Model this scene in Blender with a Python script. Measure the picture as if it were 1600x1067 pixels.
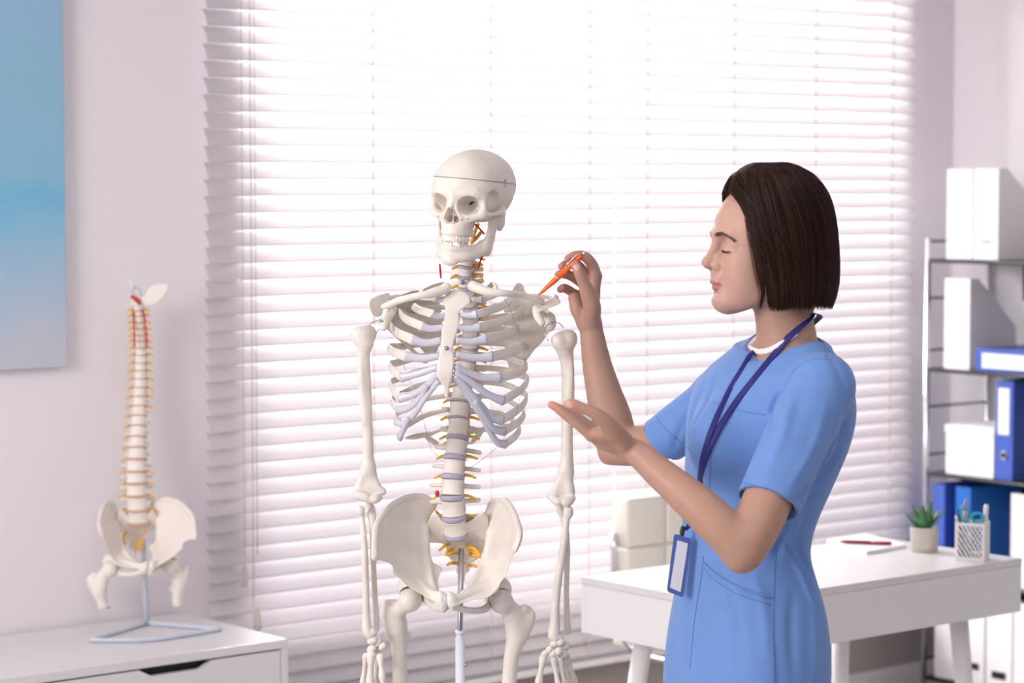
import bpy, math, random
import numpy as np
from mathutils import Vector, Matrix
from mathutils.bvhtree import BVHTree

for _o in list(bpy.data.objects):
    bpy.data.objects.remove(_o)
COL = bpy.context.scene.collection
SC = bpy.context.scene
random.seed(7)
RNG = np.random.RandomState(11)

# ---------------------------------------------------------------- camera
YAW = math.radians(39.2)          # the view runs 39 degrees off the window wall's normal
TILT = math.atan(0.0631)
FPX = 3778.0
CAMZ = 1.68
CA, SA = math.cos(YAW), math.sin(YAW)
CT, ST = math.cos(TILT), math.sin(TILT)
cam = bpy.data.cameras.new('camera')
cam.lens = 85.0
cam.sensor_width = 36.0
cam.dof.use_dof = True
cam.dof.focus_distance = 4.45
cam.dof.aperture_fstop = 4.2
cam.clip_start = 0.05
camo = bpy.data.objects.new('camera', cam)
camo.location = (0, 0, CAMZ)
camo.rotation_euler = (math.pi / 2 - TILT, 0, -YAW)
COL.objects.link(camo)
SC.camera = camo

# ---------------------------------------------------------------- world, lights, exposure
world = bpy.data.worlds.new('world')
SC.world = world
world.use_nodes = True
wb = world.node_tree.nodes['Background']
wb.inputs['Color'].default_value = (1.0, 0.985, 0.97, 1)
wb.inputs['Strength'].default_value = 2.4
SC.view_settings.view_transform = 'Standard'
SC.view_settings.look = 'None'
SC.view_settings.exposure = 0.13
SC.view_settings.gamma = 1.0
SC.view_settings.use_curve_mapping = False
SC.cycles.use_denoising = True
SC.cycles.max_bounces = 7
SC.cycles.diffuse_bounces = 5
SC.cycles.transmission_bounces = 6
SC.cycles.sample_clamp_indirect = 6.0
SC.cycles.caustics_reflective = False
SC.cycles.caustics_refractive = False


def view_to_world(v):
    r, d, z = v
    return Vector((r * CA + d * SA, -r * SA + d * CA, z))


def area_light(name, loc, target, sx, sy, power, col):
    l = bpy.data.lights.new(name, 'AREA')
    l.shape = 'RECTANGLE'
    l.size, l.size_y = sx, sy
    l.energy = power
    l.color = col
    o = bpy.data.objects.new(name, l)
    o.location = loc
    o.rotation_euler = (Vector(target) - Vector(loc)).to_track_quat('-Z', 'Y').to_euler()
    COL.objects.link(o)
    return o


# a softbox left of the camera, added fill lamps, and daylight on the blinds
area_light('softbox_key', view_to_world((-3.0, 1.9, 2.2)), view_to_world((0.1, 4.6, 1.25)), 1.5, 1.5, 100, (1.0, 0.955, 0.94))
area_light('added_fill', view_to_world((1.2, -1.2, 2.3)), view_to_world((0.3, 4.6, 1.2)), 2.4, 1.8, 5, (0.90, 0.92, 1.0))  # unseen lamp added behind the camera as weak fill
area_light('ceiling_bounce', (1.6, 0.8, 2.2), (1.6, 0.8001, 3.0), 3.0, 3.0, 60, (1.0, 0.96, 0.98))  # unseen lamp added, aimed at the ceiling to lift the ambient light
area_light('daylight', (4.35, 7.5, 2.75), (4.45, 5.4, 1.95), 2.2, 1.2, 520, (1.0, 0.985, 0.96))


# ---------------------------------------------------------------- pixel helpers (photo is 1600 x 1067)
def V(px, py, d):
    """view-frame point (right, depth, height) seen at a photo pixel at depth d"""
    u = (px - 800.0) / FPX
    v = (533.5 - py) / FPX
    dz = -ST + v * CT
    dd = CT + v * ST
    s = d / dd
    return np.array((u * s, d, CAMZ + dz * s))


def on_plane(px, py, z):
    """world point where the pixel's ray meets the level z"""
    u = (px - 800.0) / FPX
    v = (533.5 - py) / FPX
    dz = -ST + v * CT
    dd = CT + v * ST
    s = (z - CAMZ) / dz
    return view_to_world((u * s, dd * s, z))


# ---------------------------------------------------------------- materials
def mat(name, col, rough=0.5, metal=0.0, spec=0.5, var=0.0, vscale=20.0, bump=0.0, bscale=200.0, sss=0.0,
        trans=0.0, alpha=1.0, coat=0.0, sheen=0.0, emit=None, estr=0.0, ior=1.45):
    m = bpy.data.materials.new(name)
    m.use_nodes = True
    nt = m.node_tree
    b = nt.nodes['Principled BSDF']
    b.inputs['Base Color'].default_value = (*col, 1)
    b.inputs['Roughness'].default_value = rough
    b.inputs['Metallic'].default_value = metal
    b.inputs['Specular IOR Level'].default_value = spec
    b.inputs['IOR'].default_value = ior
    b.inputs['Subsurface Weight'].default_value = sss
    b.inputs['Subsurface Radius'].default_value = (0.012, 0.005, 0.003)
    b.inputs['Transmission Weight'].default_value = trans
    b.inputs['Alpha'].default_value = alpha
    b.inputs['Coat Weight'].default_value = coat
    b.inputs['Sheen Weight'].default_value = sheen
    if emit:
        b.inputs['Emission Color'].default_value = (*emit, 1)
        b.inputs['Emission Strength'].default_value = estr
    tc = nt.nodes.new('ShaderNodeTexCoord')
    if var > 0:
        n = nt.nodes.new('ShaderNodeTexNoise')
        n.inputs['Scale'].default_value = vscale
        n.inputs['Detail'].default_value = 5
        nt.links.new(tc.outputs['Object'], n.inputs['Vector'])
        r = nt.nodes.new('ShaderNodeMapRange')
        r.inputs['From Min'].default_value = 0.3
        r.inputs['From Max'].default_value = 0.7
        r.inputs['To Min'].default_value = 1 - var
        r.inputs['To Max'].default_value = 1 + var
        nt.links.new(n.outputs['Fac'], r.inputs['Value'])
        x = nt.nodes.new('ShaderNodeMix')
        x.data_type = 'RGBA'
        x.blend_type = 'MULTIPLY'
        x.inputs[0].default_value = 1
        x.inputs[6].default_value = (*col, 1)
        nt.links.new(r.outputs['Result'], x.inputs[7])
        nt.links.new(x.outputs[2], b.inputs['Base Color'])
    if bump > 0:
        n = nt.nodes.new('ShaderNodeTexNoise')
        n.inputs['Scale'].default_value = bscale
        n.inputs['Detail'].default_value = 4
        nt.links.new(tc.outputs['Object'], n.inputs['Vector'])
        bp = nt.nodes.new('ShaderNodeBump')
        bp.inputs['Strength'].default_value = bump
        bp.inputs['Distance'].default_value = 0.002
        nt.links.new(n.outputs['Fac'], bp.inputs['Height'])
        nt.links.new(bp.outputs['Normal'], b.inputs['Normal'])
    return m


M = {}
M['bone'] = mat('bone', (0.75, 0.70, 0.635), 0.42, var=0.07, vscale=22, bump=0.55, bscale=75, sss=0.08)
M['bone_far'] = mat('pale_bone', (0.86, 0.80, 0.74), 0.5)
M['tooth'] = mat('tooth', (0.80, 0.735, 0.665), 0.3)
M['cartilage'] = mat('cartilage', (0.73, 0.725, 0.82), 0.22, trans=0.25, sss=0.2)
M['disc'] = mat('disc', (0.40, 0.38, 0.48), 0.35)
M['disc_far'] = mat('disc_tan', (0.62, 0.44, 0.30), 0.5)
M['nerve'] = mat('nerve', (0.86, 0.47, 0.04), 0.4)
M['artery'] = mat('artery', (0.55, 0.03, 0.03), 0.35)
M['steel'] = mat('steel', (0.45, 0.45, 0.47), 0.3, metal=1.0)
M['dark_metal'] = mat('dark_metal', (0.05, 0.05, 0.055), 0.4, metal=0.5)
M['pole_white'] = mat('pole_white', (0.78, 0.80, 0.86), 0.3)
M['wall'] = mat('wall_paint', (0.865, 0.83, 0.87), 0.75, spec=0.2, bump=0.05, bscale=60)
M['wall_dark'] = mat('bounce_cut_grey', (0.26, 0.28, 0.29), 0.8)  # dark tone chosen to cut light bounced off the unseen back wall
M['ceiling'] = mat('ceiling_paint', (0.85, 0.84, 0.85), 0.85)
M['floor'] = mat('floor_laminate', (0.55, 0.52, 0.50), 0.45, var=0.08, vscale=3)
M['white'] = mat('white_lacquer', (0.74, 0.72, 0.73), 0.25)
M['white_matt'] = mat('white_matt', (0.82, 0.81, 0.82), 0.55)
M['black'] = mat('black', (0.02, 0.02, 0.022), 0.45)
M['file_white'] = mat('file_board', (0.82, 0.80, 0.81), 0.4)
M['blue'] = mat('blue_board', (0.03, 0.10, 0.52), 0.45)
M['blue2'] = mat('bright_blue_board', (0.015, 0.13, 0.50), 0.45)
M['chrome'] = mat('chrome', (0.75, 0.75, 0.78), 0.2, metal=1.0)
M['leather'] = mat('cream_leather', (0.80, 0.765, 0.69), 0.45, bump=0.2, bscale=150)
M['concrete'] = mat('concrete', (0.50, 0.46, 0.42), 0.85, var=0.1, vscale=60, bump=0.4)
M['leaf'] = mat('leaf', (0.06, 0.20, 0.07), 0.4, var=0.3, vscale=50)
M['soil'] = mat('soil', (0.06, 0.04, 0.03), 0.9)
M['cord'] = mat('cord', (0.62, 0.56, 0.53), 0.7)
M['paper'] = mat('paper', (0.85, 0.84, 0.85), 0.7)
M['red_pen'] = mat('red_plastic', (0.30, 0.02, 0.03), 0.3)
M['teal'] = mat('teal_plastic', (0.02, 0.42, 0.55), 0.3)
M['orange'] = mat('orange_plastic', (0.83, 0.13, 0.015), 0.28)
M['scrub'] = mat('scrub_cotton', (0.14, 0.265, 0.58), 0.75, spec=0.2, var=0.03, vscale=30, bump=0.15, bscale=500, sheen=0.15)
M['scrub_seam'] = mat('scrub_seam', (0.105, 0.21, 0.50), 0.8, spec=0.2)
M['undershirt'] = mat('undershirt', (0.80, 0.78, 0.82), 0.8)
M['lanyard'] = mat('lanyard_ribbon', (0.010, 0.010, 0.15), 0.6)
M['badge'] = mat('badge_plastic', (0.075, 0.13, 0.40), 0.35)
M['badge_card'] = mat('badge_card', (0.72, 0.72, 0.80), 0.35)
M['lash'] = mat('lash', (0.06, 0.04, 0.035), 0.6)
M['brow'] = mat('brow', (0.10, 0.055, 0.045), 0.7)
M['nail'] = mat('nail', (0.62, 0.36, 0.32), 0.25)
M['eye'] = mat('eye', (0.7, 0.68, 0.66), 0.2)


# ---------------------------------------------------------------- object helpers
def link(o):
    COL.objects.link(o)
    return o


def tag(o, label, cat=None, group=None, kind=None):
    if label:
        o['label'] = label
    if cat:
        o['category'] = cat
    if group:
        o['group'] = group
    if kind:
        o['kind'] = kind
    return o


def mesh_data(name, verts, faces, m=None, smooth=True):
    me = bpy.data.meshes.new(name)
    if isinstance(faces, np.ndarray):
        nf, k = faces.shape
        me.vertices.add(len(verts))
        me.vertices.foreach_set('co', np.asarray(verts, np.float32).ravel())
        me.loops.add(nf * k)
        me.loops.foreach_set('vertex_index', faces.astype(np.int32).ravel())
        me.polygons.add(nf)
        me.polygons.foreach_set('loop_start', np.arange(0, nf * k, k, dtype=np.int32))
        me.update(calc_edges=True)
    else:
        me.from_pydata([tuple(map(float, v)) for v in verts], [], [tuple(f) for f in faces])
    me.polygons.foreach_set('use_smooth', np.full(len(me.polygons), smooth))
    if m:
        me.materials.append(m)
    me.update()
    return me


def obj(name, me, parent=None, loc=None):
    o = bpy.data.objects.new(name, me)
    if parent is not None:
        o.parent = parent
    if loc is not None:
        o.location = loc
    return link(o)


def empty(name, loc=(0, 0, 0), rz=0.0):
    o = bpy.data.objects.new(name, None)
    o.empty_display_size = 0.1
    o.location = loc
    o.rotation_euler = (0, 0, rz)
    return link(o)


class View:
    """a thing modelled in the view frame: its root empty stands at base, turned with the camera's heading"""

    def __init__(self, name, base):
        self.b = np.array(base, float)
        self.root = empty(name, view_to_world(base), -YAW)

    def add(self, name, verts, faces, m, parent=None, smooth=True):
        vv = np.asarray(verts, float) - self.b
        return obj(name, mesh_data(name, vv, faces, m, smooth), parent or self.root)


def merge(parts):
    vs, fs, n = [], [], 0
    for v, f in parts:
        vs.append(np.asarray(v, float))
        if isinstance(f, np.ndarray):
            f = f.tolist()
        fs += [[i + n for i in q] for q in f]
        n += len(v)
    return np.concatenate(vs), fs


def box(x0, x1, y0, y1, z0, z1, bev=0.0):
    """box verts/faces, with small chamfers when bev > 0"""
    if bev <= 0:
        v = [(x, y, z) for x in (x0, x1) for y in (y0, y1) for z in (z0, z1)]
        f = [(0, 1, 3, 2), (4, 6, 7, 5), (0, 4, 5, 1), (2, 3, 7, 6), (0, 2, 6, 4), (1, 5, 7, 3)]
        return np.array(v, float), f
    import bmesh
    bm = bmesh.new()
    v, f = box(x0, x1, y0, y1, z0, z1)
    bv = [bm.verts.new(p) for p in v]
    for q in f:
        bm.faces.new([bv[i] for i in q])
    bmesh.ops.recalc_face_normals(bm, faces=bm.faces)
    bmesh.ops.bevel(bm, geom=list(bm.edges), offset=bev, segments=2, profile=0.6, affect='EDGES')
    bm.verts.index_update()
    v = np.array([tuple(p.co) for p in bm.verts])
    f = [[q.index for q in p.verts] for p in bm.faces]
    bm.free()
    return v, f


def rotz(v, a, c=(0, 0, 0)):
    v = np.asarray(v, float) - np.array(c)
    ca, sa = math.cos(a), math.sin(a)
    return v @ np.array(((ca, sa, 0), (-sa, ca, 0), (0, 0, 1))) + np.array(c)


def catmull(pts, n=8):
    p = np.asarray(pts, float)
    p = np.vstack([2 * p[0] - p[1], p, 2 * p[-1] - p[-2]])
    out = []
    for i in range(1, len(p) - 2):
        for t in np.linspace(0, 1, n, endpoint=False):
            a, b, c, d = p[i - 1], p[i], p[i + 1], p[i + 2]
            out.append(0.5 * (2 * b + (c - a) * t + (2 * a - 5 * b + 4 * c - d) * t * t + (3 * b - a - 3 * c + d) * t ** 3))
    out.append(p[-2])
    return np.array(out)


def sweep(pts, w, t=None, nrm=None, seg=10, closed=False, square=False):
    """tube along pts; w half width, t half thickness (along nrm); pts are used as given"""
    p = np.asarray(pts, float)
    n = len(p)
    w = np.broadcast_to(np.asarray(w, float), (n,)) if np.ndim(w) == 0 or len(np.atleast_1d(w)) == n else np.interp(np.linspace(0, 1, n), np.linspace(0, 1, len(w)), w)
    t = w if t is None else (np.broadcast_to(np.asarray(t, float), (n,)) if np.ndim(t) == 0 or len(np.atleast_1d(t)) == n else np.interp(np.linspace(0, 1, n), np.linspace(0, 1, len(t)), t))
    tan = np.gradient(p, axis=0)
    if closed:
        tan = np.roll(p, -1, 0) - np.roll(p, 1, 0)
    tan /= np.linalg.norm(tan, axis=1)[:, None] + 1e-12
    verts = []
    ref = np.array((0.0, 0, 1)) if nrm is None else None
    prev = None
    for i in range(n):
        if nrm is None:
            if prev is None:
                a = ref if abs(tan[i] @ ref) < 0.9 else np.array((1.0, 0, 0))
            else:
                a = prev
        else:
            a = nrm[i] if np.ndim(nrm) == 2 else np.asarray(nrm, float)
        a = a - tan[i] * (a @ tan[i])
        a /= np.linalg.norm(a) + 1e-12
        prev = a
        b = np.cross(tan[i], a)
        for j in range(seg):
            th = 2 * math.pi * (j + (0.5 if square else 0)) / seg
            c, s = math.cos(th), math.sin(th)
            if square:
                c, s = (1 if c > 0 else -1), (1 if s > 0 else -1)
            verts.append(p[i] + a * c * t[i] + b * s * w[i])
    f = []
    for i in range(n if closed else n - 1):
        for j in range(seg):
            k = (j + 1) % seg
            i2 = (i + 1) % n
            f.append([i * seg + j, i * seg + k, i2 * seg + k, i2 * seg + j])
    if not closed:
        f.append(list(range(seg))[::-1])
        f.append([(n - 1) * seg + j for j in range(seg)])
    return np.array(verts), f


def lathe(prof, c=(0, 0, 0), seg=24, sx=1.0, sy=1.0):
    """prof: list of (radius, z)"""
    v, f = [], []
    for r, z in prof:
        for j in range(seg):
            a = 2 * math.pi * j / seg
            v.append((c[0] + r * sx * math.cos(a), c[1] + r * sy * math.sin(a), c[2] + z))
    for i in range(len(prof) - 1):
        for j in range(seg):
            k = (j + 1) % seg
            f.append([i * seg + j, i * seg + k, (i + 1) * seg + k, (i + 1) * seg + j])
    f.append(list(range(seg))[::-1])
    f.append([(len(prof) - 1) * seg + j for j in range(seg)])
    return np.array(v), f


# ---------------------------------------------------------------- signed distance volumes and surface nets
def smin(a, b, k):
    if k <= 0:
        return np.minimum(a, b)
    h = np.maximum(k - np.abs(a - b), 0) / k
    return np.minimum(a, b) - h * h * k * 0.25


class Vol:
    def __init__(self, lo, hi, h):
        self.h = h
        self.ax = [np.arange(lo[i], hi[i] + h, h, dtype=np.float32) for i in range(3)]
        self.D = np.ones([len(a) for a in self.ax], np.float32)

    def _sl(self, lo, hi):
        s = []
        for i in range(3):
            a = self.ax[i]
            i0 = int(np.clip(np.searchsorted(a, lo[i]) - 1, 0, len(a)))
            i1 = int(np.clip(np.searchsorted(a, hi[i]) + 1, 0, len(a)))
            if i1 <= i0:
                return None
            s.append(slice(i0, i1))
        return tuple(s)

    def apply(self, fn, lo, hi, k, op='add'):
        m = k + 3 * self.h
        s = self._sl(np.asarray(lo) - m, np.asarray(hi) + m)
        if s is None:
            return
        X = self.ax[0][s[0]][:, None, None]
        Y = self.ax[1][s[1]][None, :, None]
        Z = self.ax[2][s[2]][None, None, :]
        d = fn(X, Y, Z)
        if op == 'add':
            self.D[s] = smin(self.D[s], d, k)
        elif op == 'sub':
            self.D[s] = -smin(-self.D[s], d, k)
        elif op == 'and':
            self.D[s] = -smin(-self.D[s], -d, k)

    def cone(self, a, b, ra, rb, k=0.0, op='add', flat=None):
        """tapered capsule; flat = (unit axis, factor): squeeze along that axis"""
        a, b = np.asarray(a, float), np.asarray(b, float)
        ba = b - a
        L = float(ba @ ba) + 1e-12
        R = max(ra, rb)

        def fn(X, Y, Z):
            x, y, z = X - a[0], Y - a[1], Z - a[2]
            t = np.clip((x * ba[0] + y * ba[1] + z * ba[2]) / L, 0, 1)
            x, y, z = x - t * ba[0], y - t * ba[1], z - t * ba[2]
            q = x * x + y * y + z * z
            if flat is not None:
                n, f = flat
                q = q + (x * n[0] + y * n[1] + z * n[2]) ** 2 * (1 / (f * f) - 1)
            return np.sqrt(q) - (ra + (rb - ra) * t)
        self.apply(fn, np.minimum(a, b) - R, np.maximum(a, b) + R, k, op)

    def chain(self, pts, k=0.0, op='add', flat=None, n=4):
        """pts: list of (point, radius), smoothed into one tapering tube"""
        if len(pts) > 2:
            q = catmull(np.array([list(p) + [r] for p, r in pts]), n)
            pts = [(p[:3], max(p[3], 1e-4)) for p in q]
        A = np.array([p for p, r in pts])
        R = [r for p, r in pts]

        def fn(X, Y, Z):
            out = None
            for i in range(len(A) - 1):
                a, ba = A[i], A[i + 1] - A[i]
                L = float(ba @ ba) + 1e-12
                x, y, z = X - a[0], Y - a[1], Z - a[2]
                t = np.clip((x * ba[0] + y * ba[1] + z * ba[2]) / L, 0, 1)
                x, y, z = x - t * ba[0], y - t * ba[1], z - t * ba[2]
                q = x * x + y * y + z * z
                if flat is not None:
                    m, f = flat
                    q = q + (x * m[0] + y * m[1] + z * m[2]) ** 2 * (1 / (f * f) - 1)
                d = np.sqrt(q) - (R[i] + (R[i + 1] - R[i]) * t)
                out = d if out is None else np.minimum(out, d)
            return out
        m = max(R)
        self.apply(fn, A.min(0) - m, A.max(0) + m, k, op)

    def ell(self, c, rad, k=0.0, op='add', R=None):
        c = np.asarray(c, float)
        rad = np.asarray(rad, float)
        R = np.eye(3) if R is None else np.asarray(R, float)   # rows: local axes
        ext = np.sqrt(((R.T * rad) ** 2).sum(1))

        def fn(X, Y, Z):
            x, y, z = X - c[0], Y - c[1], Z - c[2]
            p = [R[i][0] * x + R[i][1] * y + R[i][2] * z for i in range(3)]
            k0 = np.sqrt(sum((p[i] / rad[i]) ** 2 for i in range(3)))
            k1 = np.sqrt(sum((p[i] / rad[i] ** 2) ** 2 for i in range(3))) + 1e-9
            return k0 * (k0 - 1) / k1
        self.apply(fn, c - ext, c + ext, k, op)

    def plate(self, poly, dep, th, k=0.0, rnd=None, op='add'):
        """solid whose outline in the (right, height) plane is poly and whose mid surface has depth dep(r, z)"""
        poly = np.asarray(poly, float)
        lo2, hi2 = poly.min(0), poly.max(0)
        cc = poly
        dr = dep(cc[:, 0], cc[:, 1])
        thm = th if np.isscalar(th) else 0.03
        rnd = rnd if rnd is not None else thm * 0.9

        def fn(X, Y, Z):
            x = X[:, 0, 0][:, None]
            z = Z[0, 0, :][None, :]
            sd = poly_sd(x, z, poly)
            dp = dep(x, z)
            tt = th if np.isscalar(th) else th(x, z)
            a = np.abs(Y - dp[:, None, :]) - (tt if np.isscalar(tt) else tt[:, None, :])
            return -smin(-a, -(sd[:, None, :] + np.zeros_like(a)), rnd)
        self.apply(fn, (lo2[0], dr.min() - 0.05, lo2[1]), (hi2[0], dr.max() + 0.05, hi2[1]), k, op)

    def mesh(self, smooth=2):
        return surface_nets(self.D, self.ax, smooth)


def poly_sd(x, z, poly):
    d = None
    inside = None
    n = len(poly)
    for i in range(n):
        a, b = poly[i], poly[(i + 1) % n]
        ex, ez = b[0] - a[0], b[1] - a[1]
        wx, wz = x - a[0], z - a[1]
        t = np.clip((wx * ex + wz * ez) / (ex * ex + ez * ez + 1e-12), 0, 1)
        q = (wx - t * ex) ** 2 + (wz - t * ez) ** 2
        d = q if d is None else np.minimum(d, q)
        cr = ((a[1] > z) != (b[1] > z)) & (x < (b[0] - a[0]) * (z - a[1]) / ((b[1] - a[1]) if abs(b[1] - a[1]) > 1e-9 else 1e-9) + a[0])
        inside = cr if inside is None else inside ^ cr
    return np.where(inside, -np.sqrt(d), np.sqrt(d))


def smooth_poly(pts, n=4):
    p = np.asarray(pts, float)
    N = len(p)
    out = []
    for i in range(N):
        a, b, c, d = p[(i - 1) % N], p[i], p[(i + 1) % N], p[(i + 2) % N]
        for t in np.linspace(0, 1, n, endpoint=False):
            out.append(0.5 * (2 * b + (c - a) * t + (2 * a - 5 * b + 4 * c - d) * t * t + (3 * b - a - 3 * c + d) * t ** 3))
    return np.array(out)


def surface_nets(D, ax, smooth=2):
    D = D.copy()
    for i in range(3):                       # closed at the borders
        s = [slice(None)] * 3
        for e in (0, -1):
            s[i] = e
            D[tuple(s)] = np.maximum(D[tuple(s)], 1e-3)
    ins = D < 0
    nx, ny, nz = D.shape
    c = np.zeros((nx - 1, ny - 1, nz - 1), np.uint8)
    for i in (0, 1):
        for j in (0, 1):
            for k in (0, 1):
                c += ins[i:nx - 1 + i, j:ny - 1 + j, k:nz - 1 + k]
    act = (c > 0) & (c < 8)
    ix, iy, iz = np.nonzero(act)
    n = len(ix)
    idx = np.full(act.shape, -1, np.int32)
    idx[ix, iy, iz] = np.arange(n)
    val = {}
    for i in (0, 1):
        for j in (0, 1):
            for k in (0, 1):
                val[i, j, k] = D[ix + i, iy + j, iz + k]
    acc = np.zeros((n, 3), np.float32)
    cnt = np.zeros(n, np.float32)
    for a in range(3):
        for u in (0, 1):
            for w in (0, 1):
                p0 = [0, 0, 0]
                o = [q for q in range(3) if q != a]
                p0[o[0]], p0[o[1]] = u, w
                p1 = list(p0)
                p1[a] = 1
                v0, v1 = val[tuple(p0)], val[tuple(p1)]
                m = (v0 < 0) != (v1 < 0)
                t = np.where(m, v0 / np.where(m, v0 - v1, 1), 0)
                pos = np.zeros((n, 3), np.float32)
                pos[:, o[0]], pos[:, o[1]] = u, w
                pos[:, a] = t
                acc += pos * m[:, None]
                cnt += m
    off = acc / cnt[:, None]
    base = np.stack([ix, iy, iz], 1)
    P = np.empty((n, 3), np.float32)
    for a in range(3):
        h = ax[a][1] - ax[a][0]
        P[:, a] = ax[a][0] + (base[:, a] + off[:, a]) * h
    quads = []
    for a in range(3):
        s0 = [slice(None)] * 3
        s1 = [slice(None)] * 3
        s0[a] = slice(0, -1)
        s1[a] = slice(1, None)
        A, B = ins[tuple(s0)], ins[tuple(s1)]
        e = A != B
        o = [q for q in range(3) if q != a]
        e2 = e.copy()
        for q in o:                           # leave out edges on the border
            s = [slice(None)] * 3
            s[q] = 0
            e2[tuple(s)] = False
            s[q] = -1
            e2[tuple(s)] = False
        g = np.stack(np.nonzero(e2), 1)
        inside0 = A[tuple(g.T)]
        o1, o2 = (a + 1) % 3, (a + 2) % 3
        c4 = []
        for du, dw in ((-1, -1), (0, -1), (0, 0), (-1, 0)):
            gg = g.copy()
            gg[:, o1] += du
            gg[:, o2] += dw
            c4.append(idx[gg[:, 0], gg[:, 1], gg[:, 2]])
        q = np.stack(c4, 1)
        q = np.where(inside0[:, None], q, q[:, ::-1])
        quads.append(q)
    F = np.concatenate(quads)
    F = F[(F >= 0).all(1)]
    E = np.concatenate([F[:, [0, 1]], F[:, [1, 2]], F[:, [2, 3]], F[:, [3, 0]]])
    for it in range(smooth):
        s = np.zeros((n, 3))
        w = np.bincount(E.ravel(), minlength=n)
        for a in range(3):
            s[:, a] = np.bincount(E[:, 0], P[E[:, 1], a], n) + np.bincount(E[:, 1], P[E[:, 0], a], n)
        L = s / np.maximum(w, 1)[:, None]
        P = P + (L - P) * (0.5 if it % 2 == 0 else -0.42)
    return P.astype(float), F


def vnormals(P, F):
    n = np.cross(P[F[:, 2]] - P[F[:, 0]], P[F[:, 3]] - P[F[:, 1]])
    N = np.zeros_like(P)
    for j in range(F.shape[1]):
        for a in range(3):
            N[:, a] += np.bincount(F[:, j], n[:, a], len(P))
    return N / (np.linalg.norm(N, axis=1)[:, None] + 1e-12)


def ico(c, r, sub=2):
    import bmesh
    bm = bmesh.new()
    bmesh.ops.create_icosphere(bm, subdivisions=sub, radius=1.0)
    v = np.array([tuple(p.co) for p in bm.verts]) * np.asarray(r) + np.asarray(c)
    f = [[q.index for q in p.verts] for p in bm.faces]
    bm.free()
    return v, f
# ================================================================ the room
XL, XR, YB, YW, ZC = -2.6, 6.346, -3.2, 5.42, 2.95
WX0, WX1, WZ0, WZ1 = 3.49, 6.03, 0.52, 2.50      # window opening


def struct(name, parts, m, smooth=False):
    v, f = merge(parts)
    o = obj(name, mesh_data(name, v, f, M[m] if isinstance(m, str) else m, smooth))
    o['kind'] = 'structure'
    return o


struct('floor', [box(XL, XR, YB, YW, -0.1, 0)], 'floor')
struct('ceiling', [box(XL, XR, YB, YW, ZC, ZC + 0.1)], 'ceiling')
struct('wall_left', [box(XL - 0.15, XL, YB - 0.15, YW + 0.25, -0.1, ZC + 0.1)], 'wall')
struct('wall_right', [box(XR, XR + 0.15, YB - 0.15, YW + 0.25, -0.1, ZC + 0.1)], 'wall')
struct('wall_back', [box(XL, XR, YB - 0.15, YB, -0.1, ZC + 0.1)], 'wall_dark')
struct('wall_window', [box(XL, WX0, YW, YW + 0.25, -0.1, ZC + 0.1), box(WX1, XR, YW, YW + 0.25, -0.1, ZC + 0.1),
                       box(WX0, WX1, YW, YW + 0.25, -0.1, WZ0), box(WX0, WX1, YW, YW + 0.25, WZ1, ZC + 0.1)], 'wall')
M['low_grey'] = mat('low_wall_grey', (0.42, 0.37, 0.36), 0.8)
struct('low_wall_band_1', [box(XL, XR, YW - 0.006, YW, 0.081, 0.262)], 'low_grey')  # thin warm-grey band over the wall below the window
struct('baseboard_window', [box(XL, XR, YW - 0.015, YW, 0, 0.08)], 'white_matt')
struct('baseboard_right', [box(XR - 0.015, XR, YB, YW - 0.015, 0, 0.08)], 'white_matt')
wf = struct('window_1', [box(WX0, WX1, YW + 0.12, YW + 0.17, WZ0, WZ0 + 0.06), box(WX0, WX1, YW + 0.12, YW + 0.17, WZ1 - 0.06, WZ1),
                    box(WX0, WX0 + 0.06, YW + 0.12, YW + 0.17, WZ0 + 0.06, WZ1 - 0.06), box(WX1 - 0.06, WX1, YW + 0.12, YW + 0.17, WZ0 + 0.06, WZ1 - 0.06),], 'white_matt')
glass = bpy.data.materials.new('window_glass')
glass.use_nodes = True
nt = glass.node_tree
for n in list(nt.nodes):
    nt.nodes.remove(n)
go = nt.nodes.new('ShaderNodeOutputMaterial')
gt = nt.nodes.new('ShaderNodeBsdfTransparent')
gg = nt.nodes.new('ShaderNodeBsdfGlossy')
gg.inputs['Roughness'].default_value = 0.02
gm = nt.nodes.new('ShaderNodeMixShader')
gm.inputs[0].default_value = 0.06
nt.links.new(gt.outputs[0], gm.inputs[1])
nt.links.new(gg.outputs[0], gm.inputs[2])
nt.links.new(gm.outputs[0], go.inputs[0])
for xa, xb in ((WX0 + 0.06, WX1 - 0.06),):
    v, f = box(xa, xb, YW + 0.142, YW + 0.148, WZ0 + 0.06, WZ1 - 0.06)
    obj('window_pane', mesh_data('window_pane', v, f, glass, False), wf)

# ---- blinds: two side by side, every slat a part
sm = bpy.data.materials.new('slat_white')
sm.use_nodes = True
nt = sm.node_tree
b = nt.nodes['Principled BSDF']
b.inputs['Base Color'].default_value = (0.765, 0.735, 0.775, 1)
b.inputs['Roughness'].default_value = 0.5
tr = nt.nodes.new('ShaderNodeBsdfTranslucent')
tr.inputs['Color'].default_value = (0.90, 0.87, 0.87, 1)
mx = nt.nodes.new('ShaderNodeMixShader')
mx.inputs[0].default_value = 0.30
nt.links.new(b.outputs[0], mx.inputs[1])
nt.links.new(tr.outputs[0], mx.inputs[2])
nt.links.new(mx.outputs[0], nt.nodes['Material Output'].inputs[0])
M['slat'] = sm
PITCH, TILTS, SW = 0.0440, math.radians(58), 0.050
BY = 5.365


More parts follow.
